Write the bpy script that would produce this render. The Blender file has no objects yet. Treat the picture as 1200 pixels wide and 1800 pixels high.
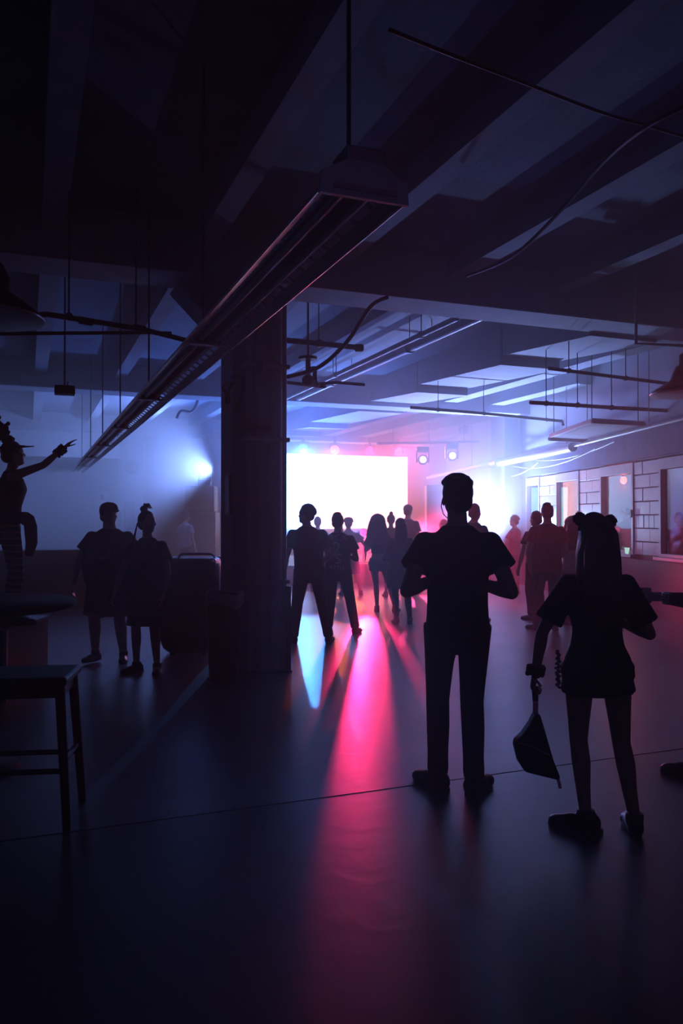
import bpy, math, random
from mathutils import Vector, Matrix, Euler
from mathutils.bvhtree import BVHTree
random.seed(7)
S = bpy.context.scene
COL = S.collection
TH = math.atan(550 / 1400)            # the hall's long axis lies this far left of the lens axis
CT, ST = math.cos(TH), math.sin(TH)
EYE = 1.53

# ---------------------------------------------------------------- camera, world, exposure
cam_d = bpy.data.cameras.new('camera')
cam_d.sensor_fit = 'VERTICAL'; cam_d.sensor_height = 36; cam_d.sensor_width = 24; cam_d.lens = 28
cam_d.clip_start = 0.05; cam_d.clip_end = 200
cam = bpy.data.objects.new('camera', cam_d); COL.objects.link(cam)
cam.location = (0, 0, EYE)
cam.rotation_euler = (math.radians(90.49), 0, -TH)
S.camera = cam
S.view_settings.view_transform = 'Standard'; S.view_settings.look = 'None'
S.view_settings.gamma = 1; S.view_settings.use_curve_mapping = False
S.view_settings.exposure = -0.35
world = bpy.data.worlds.new('night'); S.world = world; world.use_nodes = True
wn = world.node_tree; wn.nodes.clear()
wo = wn.nodes.new('ShaderNodeOutputWorld'); wb = wn.nodes.new('ShaderNodeBackground')
wb.inputs[0].default_value = (0, 0, 0, 1); wb.inputs[1].default_value = 0
wn.links.new(wb.outputs[0], wo.inputs[0])
HAZE, STAGE_HAZE = 0.030, 0.15                           # stage haze fills the whole hall
wv = wn.nodes.new('ShaderNodeVolumeScatter')
wv.inputs['Color'].default_value = (.80, .86, .95, 1); wv.inputs['Density'].default_value = HAZE
wv.inputs['Anisotropy'].default_value = 0.55
geo = wn.nodes.new('ShaderNodeNewGeometry'); sep = wn.nodes.new('ShaderNodeSeparateXYZ'); dens = wn.nodes.new('ShaderNodeMapRange')
dens.interpolation_type = 'SMOOTHSTEP'                        # the smoke thickens towards the stage
dens.inputs['From Min'].default_value = 8; dens.inputs['From Max'].default_value = 21
dens.inputs['To Min'].default_value = HAZE; dens.inputs['To Max'].default_value = STAGE_HAZE
wn.links.new(geo.outputs['Position'], sep.inputs[0]); wn.links.new(sep.outputs['Y'], dens.inputs['Value'])
wn.links.new(dens.outputs[0], wv.inputs['Density'])
wn.links.new(wv.outputs[0], wo.inputs['Volume'])
S.cycles.volume_step_rate = 8
S.cycles.max_bounces = 6; S.cycles.diffuse_bounces = 3; S.cycles.glossy_bounces = 3


# ---------------------------------------------------------------- helpers
def W(xc, z, h=0.0):
    """a spot on the floor: xc to the right of and z ahead of where the photographer stands"""
    return Vector((xc * CT + z * ST, z * CT - xc * ST, h))

class MB:
    def __init__(s): s.v = []; s.f = []
    def add(s, vs, fs):
        o = len(s.v); s.v += [tuple(v) for v in vs]; s.f += [tuple(i + o for i in f) for f in fs]; return s
    def box(s, c, size, M=None):
        x, y, z = size[0] / 2, size[1] / 2, size[2] / 2
        vs = [Vector((i * x, j * y, k * z)) for i in (-1, 1) for j in (-1, 1) for k in (-1, 1)]
        if M is not None: vs = [M @ v for v in vs]
        c = Vector(c); vs = [v + c for v in vs]
        return s.add(vs, [(0, 1, 3, 2), (4, 6, 7, 5), (0, 4, 5, 1), (2, 3, 7, 6), (0, 2, 6, 4), (1, 5, 7, 3)])
    def span(s, x0, x1, y0, y1, z0, z1):
        return s.box(((x0 + x1) / 2, (y0 + y1) / 2, (z0 + z1) / 2), (x1 - x0, y1 - y0, z1 - z0))
    def loft(s, rings, cap=True):
        n = len(rings[0]); vs = [v for r in rings for v in r]; fs = []
        for i in range(len(rings) - 1):
            for k in range(n):
                a, b = i * n + k, i * n + (k + 1) % n
                fs.append((a, b, b + n, a + n))
        if cap:
            fs.append(tuple(reversed(range(n)))); fs.append(tuple(range((len(rings) - 1) * n, len(rings) * n)))
        return s.add(vs, fs)
    def tube(s, pts, rad, n=10, cap=True):
        pts = [Vector(p) for p in pts]
        if not hasattr(rad, '__len__'): rad = [rad] * len(pts)
        rings = []; u = None
        for i, p in enumerate(pts):
            d = (pts[min(i + 1, len(pts) - 1)] - pts[max(i - 1, 0)]).normalized()
            if u is None:
                u = d.cross(Vector((0, 0, 1)) if abs(d.z) < .9 else Vector((0, 1, 0))).normalized()
            else:
                u = (u - d * u.dot(d)).normalized()
            w = d.cross(u)
            rings.append([p + (u * math.cos(a) + w * math.sin(a)) * rad[i] for a in [2 * math.pi * k / n for k in range(n)]])
        return s.loft(rings, cap)
    def ell(s, c, r, M=None, nu=14, nv=9):
        c = Vector(c); vs = []; fs = []
        for j in range(1, nv):
            t = math.pi * j / nv
            for i in range(nu):
                p = 2 * math.pi * i / nu
                v = Vector((r[0] * math.sin(t) * math.cos(p), r[1] * math.sin(t) * math.sin(p), r[2] * math.cos(t)))
                vs.append((M @ v if M is not None else v) + c)
        top = Vector((0, 0, r[2])); bot = Vector((0, 0, -r[2]))
        if M is not None: top, bot = M @ top, M @ bot
        vs += [top + c, bot + c]; a, b = len(vs) - 2, len(vs) - 1
        for j in range(nv - 2):
            for i in range(nu):
                k = (i + 1) % nu
                fs.append((j * nu + i, (j + 1) * nu + i, (j + 1) * nu + k, j * nu + k))
        for i in range(nu):
            k = (i + 1) % nu
            fs.append((a, i, k)); fs.append((b, (nv - 2) * nu + k, (nv - 2) * nu + i))
        return s.add(vs, fs)
    def lathe(s, prof, n=32, c=(0, 0, 0)):
        c = Vector(c)
        rings = [[c + Vector((r * math.cos(a), r * math.sin(a), z)) for a in [2 * math.pi * k / n for k in range(n)]] for r, z in prof]
        return s.loft(rings)
    def prism(s, poly, y0, y1):
        """polygon in (x, z), pushed out along y"""
        a = [Vector((x, y0, z)) for x, z in poly]; b = [Vector((x, y1, z)) for x, z in poly]
        return s.loft([a, b])
    def move(s, M):
        s.v = [tuple(M @ Vector(v)) for v in s.v]; return s

def link(name, me, mat, parent=None):
    o = bpy.data.objects.new(name, me); COL.objects.link(o)
    if mat is not None and not me.materials: me.materials.append(mat)
    if parent is not None: o.parent = parent
    return o

def obj(name, mb, mat, parent=None, smooth=False, bevel=0.0):
    me = bpy.data.meshes.new(name); me.from_pydata(mb.v, [], mb.f); me.update()
    import bmesh
    bm = bmesh.new(); bm.from_mesh(me); bmesh.ops.recalc_face_normals(bm, faces=bm.faces); bm.to_mesh(me); bm.free()
    if smooth:
        me.polygons.foreach_set('use_smooth', [True] * len(me.polygons))
    o = link(name, me, mat, parent)
    if smooth and smooth != 'all':
        md = o.modifiers.new('edge', 'EDGE_SPLIT'); md.split_angle = math.radians(50)
    if bevel:
        md = o.modifiers.new('bevel', 'BEVEL'); md.width = bevel; md.segments = 2; md.limit_method = 'ANGLE'
    return o

def tag(o, label, cat, group=None):
    o['label'] = label; o['category'] = cat
    if group: o['group'] = group
    return o

def thing(name, label, cat, loc=(0, 0, 0), rz=0.0, group=None):
    o = bpy.data.objects.new(name, None); COL.objects.link(o); o.empty_display_size = .1
    o.location = loc; o.rotation_euler = (0, 0, rz)
    return tag(o, label, cat, group)

def struct(name, mb, mat, parent=None, bevel=0.0, smooth=False):
    o = obj(name, mb, mat, parent, smooth, bevel)
    if parent is None: o['kind'] = 'structure'
    return o

def blob(name, mb, voxel, mat, parent=None, relax=3, floor=None, fac=.5):
    """one continuous skin over all the solids in mb"""
    me = bpy.data.meshes.new(name); me.from_pydata(mb.v, [], mb.f); me.update()
    import bmesh
    bm = bmesh.new(); bm.from_mesh(me); bmesh.ops.recalc_face_normals(bm, faces=bm.faces); bm.to_mesh(me); bm.free()
    t = bpy.data.objects.new('shaping', me); COL.objects.link(t)
    r = t.modifiers.new('r', 'REMESH'); r.mode = 'VOXEL'; r.voxel_size = voxel; r.use_smooth_shade = True
    if relax:
        m = t.modifiers.new('s', 'SMOOTH'); m.factor = fac; m.iterations = relax
    dg = bpy.context.evaluated_depsgraph_get(); dg.update()
    out = bpy.data.meshes.new_from_object(t.evaluated_get(dg))
    bpy.data.objects.remove(t); bpy.data.meshes.remove(me)
    out.name = name
    if floor is not None:
        for v in out.vertices:
            if v.co.z < floor: v.co.z = floor
    out.polygons.foreach_set('use_smooth', [True] * len(out.polygons))
    return link(name, out, mat, parent)

# ---------------------------------------------------------------- materials (procedural)
MATS = {}
def mat(name, col, rough=.6, metal=0.0, noise=0.0, nscale=6.0, bump=0.0, bscale=40.0, coat=0.0, spec=.5, emit=None, estr=0.0):
    if name in MATS: return MATS[name]
    m = bpy.data.materials.new(name); m.use_nodes = True; MATS[name] = m
    nt = m.node_tree; b = nt.nodes['Principled BSDF']
    b.inputs['Base Color'].default_value = (*col, 1); b.inputs['Roughness'].default_value = rough
    b.inputs['Metallic'].default_value = metal; b.inputs['Coat Weight'].default_value = coat
    b.inputs['Specular IOR Level'].default_value = spec
    tc = nt.nodes.new('ShaderNodeTexCoord')
    if noise:
        n = nt.nodes.new('ShaderNodeTexNoise'); n.inputs['Scale'].default_value = nscale; n.inputs['Detail'].default_value = 6
        nt.links.new(tc.outputs['Object'], n.inputs['Vector'])
        r = nt.nodes.new('ShaderNodeValToRGB')
        r.color_ramp.elements[0].position = .3; r.color_ramp.elements[1].position = .7
        r.color_ramp.elements[0].color = (*[c * (1 - noise) for c in col], 1)
        r.color_ramp.elements[1].color = (*[min(1, c * (1 + noise)) for c in col], 1)
        nt.links.new(n.outputs['Fac'], r.inputs['Fac']); nt.links.new(r.outputs['Color'], b.inputs['Base Color'])
    if bump:
        n2 = nt.nodes.new('ShaderNodeTexNoise'); n2.inputs['Scale'].default_value = bscale; n2.inputs['Detail'].default_value = 4
        nt.links.new(tc.outputs['Object'], n2.inputs['Vector'])
        bp = nt.nodes.new('ShaderNodeBump'); bp.inputs['Strength'].default_value = bump; bp.inputs['Distance'].default_value = .02
        nt.links.new(n2.outputs['Fac'], bp.inputs['Height']); nt.links.new(bp.outputs['Normal'], b.inputs['Normal'])
    if emit:
        b.inputs['Emission Color'].default_value = (*emit, 1); b.inputs['Emission Strength'].default_value = estr
    return m

def floor_mat(name, col, rough, spec):
    m = mat(name, col, rough, noise=.25, nscale=1.3, bump=.10, bscale=9, spec=spec)
    nt = m.node_tree; b = nt.nodes['Principled BSDF']
    tc = nt.nodes.new('ShaderNodeTexCoord'); n = nt.nodes.new('ShaderNodeTexNoise')
    n.inputs['Scale'].default_value = 14; n.inputs['Detail'].default_value = 8; n.inputs['Roughness'].default_value = .7
    mr = nt.nodes.new('ShaderNodeMapRange'); mr.inputs['To Min'].default_value = rough - .06; mr.inputs['To Max'].default_value = rough + .1
    nt.links.new(tc.outputs['Object'], n.inputs['Vector']); nt.links.new(n.outputs['Fac'], mr.inputs['Value'])
    nt.links.new(mr.outputs['Result'], b.inputs['Roughness'])
    return m

def glass_mat():
    m = bpy.data.materials.new('window_glass'); m.use_nodes = True; nt = m.node_tree; nt.nodes.clear()
    o = nt.nodes.new('ShaderNodeOutputMaterial'); mx = nt.nodes.new('ShaderNodeMixShader')
    t = nt.nodes.new('ShaderNodeBsdfTransparent'); g = nt.nodes.new('ShaderNodeBsdfGlossy'); lw = nt.nodes.new('ShaderNodeLayerWeight'); pw = nt.nodes.new('ShaderNodeMath'); f = nt.nodes.new('ShaderNodeMath')
    pw.operation = 'POWER'; pw.inputs[1].default_value = 5; f.operation = 'MULTIPLY_ADD'; f.inputs[1].default_value = .95; f.inputs[2].default_value = .04
    nt.links.new(lw.outputs['Facing'], pw.inputs[0]); nt.links.new(pw.outputs[0], f.inputs[0])
    t.inputs[0].default_value = (.86, .92, .93, 1); g.inputs['Roughness'].default_value = .02
    nt.links.new(f.outputs[0], mx.inputs[0]); nt.links.new(t.outputs[0], mx.inputs[1]); nt.links.new(g.outputs[0], mx.inputs[2])
    nt.links.new(mx.outputs[0], o.inputs[0]); return m

def screen_mat():
    """the video wall's own picture: upright fields of colour from ice blue over orange to magenta"""
    m = bpy.data.materials.new('video_picture'); m.use_nodes = True; nt = m.node_tree; nt.nodes.clear()
    o = nt.nodes.new('ShaderNodeOutputMaterial'); e = nt.nodes.new('ShaderNodeEmission')
    tc = nt.nodes.new('ShaderNodeTexCoord'); sx = nt.nodes.new('ShaderNodeSeparateXYZ'); r = nt.nodes.new('ShaderNodeValToRGB')
    nt.links.new(tc.outputs['Generated'], sx.inputs[0]); nt.links.new(sx.outputs['X'], r.inputs['Fac'])
    stops = SCREEN_STOPS
    cr = r.color_ramp
    while len(cr.elements) < len(stops): cr.elements.new(.5)
    for el, (p, c) in zip(cr.elements, stops):
        el.position = p; el.color = (*c, 1)
    e.inputs['Strength'].default_value = SCREEN_STRENGTH
    nt.links.new(r.outputs['Color'], e.inputs['Color']); nt.links.new(e.outputs[0], o.inputs[0]); return m
HOUSE_W = 14.0
SCREEN_STRENGTH = 19.0
SCREEN_STOPS = [(0.0, (.16, .40, .95)), (.22, (.30, .50, .95)), (.36, (.60, .52, .85)), (.44, (.95, .36, .20)), (.55, (.92, .26, .24)),
                (.66, (.85, .22, .40)), (.80, (.95, .32, .22)), (1.0, (.75, .30, .70))]

def lens_mat(name, col, strength):
    return mat(name, (0, 0, 0), emit=col, estr=strength)

M_CONC = mat('painted_concrete', (.27, .31, .39), .75, noise=.10, nscale=2.5, bump=.15, bscale=25)
M_SLAB = mat('slab_concrete', (.15, .18, .25), .8, noise=.14, nscale=1.6, bump=.2, bscale=18)
M_WALL = mat('white_wall_paint', (.38, .42, .50), .7, noise=.07, nscale=1.4, bump=.08, bscale=30)
M_DARKW = mat('dark_dado_paint', (.022, .022, .028), .55, noise=.2, nscale=3)
M_BAND = mat('dark_blue_band', (.12, .15, .26), .7, noise=.35, nscale=3)
M_BRICK = mat('glazed_block', (.62, .60, .58), .3, noise=.10, nscale=5, spec=.5)
M_MORTAR = mat('dark_joint', (.16, .15, .16), .9)
M_FRAME = mat('window_frame_paint', (.6, .58, .58), .45, noise=.1)
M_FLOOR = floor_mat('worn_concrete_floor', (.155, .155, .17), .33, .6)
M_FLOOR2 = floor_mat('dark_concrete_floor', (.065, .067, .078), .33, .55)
M_BLACK = mat('black_paint', (.012, .012, .013), .5)
M_BLACKG = mat('black_plastic', (.014, .014, .016), .3)
M_STEEL = mat('galvanised_steel', (.42, .43, .45), .38, metal=.9, noise=.15, nscale=9)
M_GREYP = mat('grey_pipe_paint', (.40, .39, .41), .4, noise=.1)
M_CABLE = mat('black_cable', (.01, .01, .011), .6)
M_WHITEM = mat('white_enamel', (.6, .6, .6), .35, noise=.06)
M_CHROME = mat('chrome', (.8, .8, .8), .15, metal=1)
M_RAIL = mat('worn_rail_metal', (.45, .46, .48), .30, metal=1, noise=.4, nscale=5)
M_WOOD = mat('dark_wood', (.045, .022, .014), .45, noise=.35, nscale=8)
M_STAGE = mat('stage_deck', (.03, .03, .032), .5, noise=.2)
M_GLASS = glass_mat()
M_SKIN = mat('skin_light', (.50, .32, .25), .5, noise=.06, nscale=14, bump=.05, bscale=90)
M_SKIN2 = mat('skin_tan', (.36, .22, .16), .5, noise=.06, nscale=14, bump=.05, bscale=90)

# ---------------------------------------------------------------- the hall
CEIL, BEAM = 4.35, 3.85
WA = Vector((8.8754, 9.1912, 0)); WD = Vector((.27122, .96252, 0)); WN = Vector((-.96252, .27122, 0))
WROT = math.atan2(WD.y, WD.x)
def wl(t, n, z=0.0): return WA + WD * t + WN * n + Vector((0, 0, z))
WM = Matrix(((WD.x, WN.x, 0, WA.x), (WD.y, WN.y, 0, WA.y), (0, 0, 1, 0), (0, 0, 0, 1)))   # (along wall, into room, up)

JY = 4.12                                            # the joint between the two floor pours
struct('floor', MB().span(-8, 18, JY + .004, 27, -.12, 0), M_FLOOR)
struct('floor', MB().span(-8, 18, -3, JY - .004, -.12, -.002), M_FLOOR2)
struct('ceiling', MB().span(-8, 18, -3, 27, CEIL, CEIL + .2), M_SLAB)
struct('wall_rear', MB().span(-8, 18, -3.2, -3, 0, CEIL), M_WALL)
struct('wall_far', MB().span(-8, 14.2, 26, 26.2, 0, CEIL), M_WALL)
struct('wall_west', MB().span(-8.2, -8, -3, 26, 0, CEIL), M_WALL)
# cross beams
for i, y in enumerate((7.5, 14.95, 22.3)):
    xe = 8.3 if i == 0 else (10.4 if i == 1 else 12.4)
    struct('trim_%d' % (i + 1), MB().span(-8, xe, y, y + .58, BEAM, CEIL), M_CONC, bevel=.02)
# long joists under the slab
k = 4
def joist(x, y0, y1, w=.2, d=.24):
    global k
    struct('trim_%d' % k, MB().span(x - w / 2, x + w / 2, y0, y1, CEIL - d, CEIL), M_CONC); k += 1
for x in (-5.2, -3.85, -2.5, -1.15, .2, 1.55, 2.9, 4.25, 5.6): joist(x, -3, 7.5)
for x in (-5.2, -3.85, -2.5, -1.15, .2, 1.55, 2.9, 4.25): joist(x, 8.08, 14.95)
for x in (-2.5, -1.15, .2, 1.55, 2.9, 4.25, 5.5): joist(x, 15.53, 22.3)
joist(8.35, 8.1, 22.3, .34, .34); joist(9.5, 12.0, 22.3, .34, .34); joist(10.65, 16.2, 22.3, .34, .34); joist(11.75, 20.2, 22.3, .34, .34)
# the broad longitudinal girder with its stepped soffit
for a, b in ((8.08, 10.05), (10.1, 12.8), (12.84, 14.95), (15.53, 18.7), (18.74, 20.7), (20.74, 22.3)):
    m = MB(); n0, n1 = BEAM - .04, BEAM + .09
    m.loft([[Vector((6.5, a, CEIL)), Vector((7.55, a, CEIL)), Vector((7.55, a, n0)), Vector((6.5, a, n0))],
            [Vector((6.5, b, CEIL)), Vector((7.55, b, CEIL)), Vector((7.55, b, n1)), Vector((6.5, b, n1))]])
    struct('trim_%d' % k, m, M_CONC); k += 1
# columns
struct('trim_%d' % k, MB().span(1.9, 2.36, 7.8, 8.36, 0, CEIL), M_CONC, bevel=.025); k += 1
struct('trim_%d' % k, MB().span(2.32, 2.92, 22.3, 22.9, 0, CEIL), M_CONC, bevel=.025); k += 1
m = MB().prism([(1.9, 3.30), (1.9, 3.85), (1.35, 3.85)], 7.85, 8.3)
struct('trim_%d' % k, m, M_CONC); k += 1
# left bay: header, recessed wall with dark dado
struct('wall_left_header', MB().span(-8, 2.32, 22.35, 23.6, 3.17, CEIL), M_WALL)
struct('wall_left', MB().span(-8, 2.6, 23.6, 23.75, 0, CEIL), M_WALL)
struct('baseboard_left', MB().span(-8, 2.32, 23.55, 23.6, 0, .72), M_DARKW)
struct('wall_left_low', MB().span(-7.9, 1.62, 14.35, 14.5, 0, 1.0), M_DARKW, bevel=.01)
struct('wall_nook', MB().span(2.6, 2.75, 22.9, 26, 0, CEIL), M_WALL)

# right wall, built along its own line
OPEN = [(-2.0, .36), (1.2, 2.5), (3.44, 4.66), (5.62, 6.5), (8.95, 10.5)]
SILL, HEAD = .95, 2.35
T0, T1 = -10.6, 17.2
def wbox(t0, t1, n0, n1, z0, z1): return MB().span(t0, t1, n0, n1, z0, z1).move(WM)
struct('wall_right', wbox(T0, T1, -.2, 0, HEAD + .12, CEIL), M_WALL)
struct('baseboard_right', wbox(T0, T1, -.2, .0, 0, SILL), M_DARKW)
struct('trim_right', wbox(T0, 8.0, 0, .05, HEAD + .14, 2.98), M_BAND)
piers = [(T0, OPEN[0][0])] + [(OPEN[i][1], OPEN[i + 1][0]) for i in range(4)] + [(OPEN[4][1], T1)]
for i, (a, b) in enumerate(piers):
    p = struct('wall_right_pier', wbox(a, b, -.09, -.012, SILL, HEAD + .12), M_MORTAR)
    if i in (1, 2, 3):
        nrow = 7; h = (HEAD + .10 - SILL) / nrow; wd = b - a
        base = None
        for r in range(nrow):
            cuts = [a] + ([a + wd * (.36 if r % 2 else .64)] if wd > .5 else []) + [b]
            if r == 2 and i == 1: cuts = [a + wd * q / 5 for q in range(6)]
            for q in range(len(cuts) - 1):
                bw = cuts[q + 1] - cuts[q] - .014
                key = (round(bw, 3), round(h, 3))
                bm_ = MB().box((0, 0, 0), (bw, .03, h - .014))
                o = obj('brick', bm_, M_BRICK, p, bevel=.004)
                o.location = wl((cuts[q] + cuts[q + 1]) / 2, random.uniform(-.004, .004), SILL + h * (r + .5))
                o.rotation_euler = (0, 0, WROT)
    elif i in (0, 4, 5):
        obj('plaster', wbox(a, b, -.012, 0, SILL, HEAD + .12), M_WALL, p)
struct('trim_%d' % k, wbox(6.85, 7.95, 0, .42, 0, CEIL), M_CONC, bevel=.02); k += 1
for i, (a, b) in enumerate(OPEN):
    w = bpy.data.objects.new('window_%d' % (i + 1), None); COL.objects.link(w); w['kind'] = 'structure'
    f = MB()
    for (p0, p1, z0, z1) in ((a, a + .07, SILL, HEAD), (b - .07, b, SILL, HEAD), (a, b, HEAD - .07, HEAD + .1), (a, b, SILL, SILL + .05)):
        f.add(*(lambda q: (q.v, q.f))(MB().span(p0, p1, -.08, .03, z0, z1).move(WM)))
    obj('window_frame', f, M_FRAME, w, bevel=.006)
    obj('glass_pane', wbox(a + .07, b - .07, -.05, -.042, SILL + .05, HEAD - .07), M_GLASS, w)
    obj('window_sill', wbox(a - .05, b + .05, -.1, .1, SILL - .05, SILL), M_FRAME, w, bevel=.006)
    if b - a > 1:
        obj('latch', MB().span(a + .03, a + .06, .03, .05, 1.55, 1.68).move(WM), M_BLACK, w)
# the side room behind the windows
struct('wall_side_room', wbox(-6, 13, -4.2, -4.0, 0, CEIL), M_WALL)
struct('wall_side_room_end', wbox(13, 13.2, -4.2, -.2, 0, CEIL), M_WALL)
struct('wall_side_room_near', wbox(-6.2, -6, -4.2, -.2, 0, CEIL), M_WALL)

# ---------------------------------------------------------------- lamps
def lamp(name, pos, aim, col, watts, cone, blend=.3, radius=.06, parent=None):
    d = bpy.data.lights.new(name, 'SPOT'); d.color = col; d.energy = watts; d.spot_size = math.radians(cone)
    d.spot_blend = blend; d.shadow_soft_size = radius
    o = bpy.data.objects.new(name, d); COL.objects.link(o); o.location = pos
    o.rotation_euler = (Vector(aim) - Vector(pos)).to_track_quat('-Z', 'Y').to_euler()
    if parent is not None: o.parent = parent
    return o


# ---------------------------------------------------------------- stage, video wall, loudspeakers, lights
st = thing('stage', 'low black stage with a red lit front edge before the glowing screen', 'stage', (0, 0, 0))
obj('deck', MB().span(4.85, 11.6, 17.15, 22.2, .40, .47), M_STAGE, st, bevel=.01)
for i in range(6):
    x = 4.85 + 6.75 * i / 6
    obj('front_panel', MB().span(x + .01, x + 6.75 / 6 - .01, 17.2, 17.24, .02, .40), M_STAGE, st)
sc_ = thing('video_screen', 'large video screen glowing white at the back of the stage', 'screen', (9.25, 23.5, 0))
obj('frame', MB().span(-2.38, 2.38, .03, .2, 1.15, 3.62), M_BLACK, sc_, bevel=.01)
obj('display', MB().span(-2.3, 2.3, -.02, .03, 1.22, 3.55), screen_mat(), sc_)
for x in (-1.9, 1.9):
    obj('leg', MB().span(x - .05, x + .05, .05, .15, 0, 1.15).span(x - .05, x + .05, -.4, .5, 0, .05), M_BLACK, sc_)

def pa_stack(loc, rz, label, tops):
    t = thing('speaker_stack', label, 'speaker', loc, rz, 'loudspeaker stacks beside the screen')
    z = 0
    for kind, w, d, h in tops:
        c = obj('cabinet', MB().span(-w / 2, w / 2, -d / 2, d / 2, z + .004, z + h), M_BLACK, t, bevel=.02)
        obj('grille', MB().span(-w / 2 + .04, w / 2 - .04, -d / 2 - .012, -d / 2, z + .05, z + h - .05), M_BLACKG, c)
        z += h
    return t, z
RZ = -TH
pL, hL = pa_stack(W(-3.55, 20.2), RZ, 'tall loudspeaker stack left of the column under a glowing lamp', [('s', .82, .7, .85), ('s', .82, .7, .85), ('t', .74, .6, .66)])
pR, hR = pa_stack(W(2.62, 21.0) + Vector((0, 0, .47)), RZ, 'dark square loudspeaker stack right of the bright screen', [('s', .82, .7, .7), ('t', .8, .6, 1.24)])

def moving_head(loc, rz, label, lens, up=True, group='moving head stage lamps'):
    t = thing('moving_head_lamp', label, 'stage light', loc, rz, group)
    s = 1 if up else -1
    def zz(a, b): return (min(s * a, s * b), max(s * a, s * b))
    b = MB(); b.span(-.16, .16, -.12, .12, *zz(0, .1)); obj('base', b, M_BLACKG, t, bevel=.015)
    y = MB(); y.span(-.17, -.13, -.05, .05, *zz(.1, .4)); y.span(.13, .17, -.05, .05, *zz(.1, .4)); y.span(-.17, .17, -.06, .06, *zz(.09, .14))
    obj('yoke', y, M_BLACKG, t, bevel=.01)
    h = MB().lathe([(.07, -.16), (.115, -.12), (.125, .0), (.125, .16), (.11, .18)], 24)
    M = Matrix.Translation((0, 0, s * .33)) @ Matrix.Rotation(math.radians(90), 4, 'X'); h.move(M)
    hd = obj('lamp_head', h, M_BLACKG, t, smooth=True)
    l = MB().lathe([(.001, .175), (.09, .175), (.09, .185), (.001, .19)], 24); l.move(M)
    obj('lens', l, lens, hd)
    return t
mvL = moving_head(W(-3.45, 20.1) + Vector((0, 0, hL + .01)), RZ, 'stage lamp shining ice blue on top of the left speaker stack', lens_mat('ice_lens', (.5, .75, 1), 14))
lp = W(-3.2, 19.7) + Vector((0, 0, hL + .35))
mvR = moving_head(W(2.05, 20.2) + Vector((0, 0, 3.35)), RZ, 'pinkish stage lamp hanging right of the screen edge', lens_mat('pale_lens', (1, .7, .85), 3), up=False)
mvR2 = moving_head(W(2.85, 20.6) + Vector((0, 0, 3.48)), RZ, 'stage lamp hanging above the right speaker stack', lens_mat('pale_lens', (1, .7, .85), 3), up=False)
# truss pipe that carries them
t = thing('lighting_pipe', 'bright steel pipe carrying the stage lamps right of the screen', 'pipe')
a, b = W(.9, 20.0) + Vector((0, 0, 3.42)), W(3.6, 20.9) + Vector((0, 0, 3.56))
obj('tube', MB().tube([a, b], .03, 12), M_STEEL, t, smooth=True)
for f in (.15, .5, .85):
    p = a.lerp(b, f); obj('hanger', MB().tube([p, Vector((p.x, p.y, CEIL))], .01, 6), M_STEEL, t)
# par cans below the far beam, three of them lit and aimed down the hall
def par_can(xc, h, aim, col, watts, cone, label, strength=6, blend=.35, radius=.07):
    p = W(xc, 23.1); k_ = (22.12 - p.y) / CT; p = W(xc, 23.1 + k_) + Vector((0, 0, h))
    t = thing('par_can', label, 'stage light', p, 0, 'round lamps hanging above the screen')
    d = (Vector(aim) - p).normalized(); M = d.to_track_quat('Z', 'Y').to_matrix().to_4x4()
    hd = obj('can', MB().lathe([(.06, -.18), (.12, -.15), (.145, -.04), (.15, .10), (.142, .10), (.13, .0), (.0, -.0)], 22).move(M), M_BLACKG, t, smooth=True)
    obj('lens', MB().lathe([(.001, .004), (.125, .004), (.125, .012), (.001, .02)], 20).move(M), lens_mat('lens_%.2f' % xc, col, strength), hd)
    obj('yoke', MB().span(-.165, -.15, -.02, .02, -.02, .18).span(.15, .165, -.02, .02, -.02, .18).span(-.165, .165, -.02, .02, .17, .19), M_BLACK, t)
    obj('clamp', MB().span(-.03, .03, -.03, .03, .18, BEAM - h + .12), M_BLACK, t)
    if watts: lamp('par_light', p + d * .12, aim, col, watts, cone, blend, radius)
par_can(-1.12, 3.6, W(-.28, 5.2), (.05, .28, 1.0), 6000, 16, 'leftmost round lamp above the screen, lit blue')
par_can(-.2, 3.6, W(-.2, 12), (1.0, .16, .03), 900, 30, 'second round lamp from the left above the screen, lit orange')
par_can(.85, 3.6, W(.9, 13.0), (1.0, .04, .20), 600, 40, 'third round lamp from the left above the screen, lit red')
par_can(1.75, 3.6, W(3.0, 11), (1.0, .08, .32), 800, 50, 'rightmost round lamp above the screen, lit pink')

def wash(xc, z, h, aim, col, watts, cone, label, blend=.9, radius=.07, strength=8, kind='uplight', grp='uplights on the stage floor'):
    p = W(xc, z) + Vector((0, 0, h))
    t = thing(kind, label, 'stage light', p, 0, grp)
    d = (Vector(aim) - p).normalized(); M = d.to_track_quat('Z', 'Y').to_matrix().to_4x4()
    hd = obj('housing', MB().lathe([(.05, -.16), (.09, -.14), (.10, 0), (.10, .04), (.085, .04), (.085, .01), (.0, .01)], 20).move(M), M_BLACKG, t, smooth=True)
    obj('lens', MB().lathe([(.001, .012), (.08, .012), (.08, .02), (.001, .022)], 20).move(M), lens_mat('lens_' + label[:9], col, strength), hd)
    obj('bracket', MB().span(-.13, -.11, -.03, .03, -.2, .03).span(.11, .13, -.03, .03, -.2, .03).span(-.13, .13, -.06, .06, -.22, -.2), M_BLACK, t)
    if h > .75: obj('stand', MB().tube([Vector((0, 0, -.21)), Vector((0, 0, .49 - h))], .02, 8).lathe([(.14, .475 - h), (.14, .49 - h), (.02, .50 - h)], 16), M_BLACK, t)
    lamp('wash_light', p + d * .05, aim, col, watts, cone, blend, radius)
DK = .47 + .225
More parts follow.
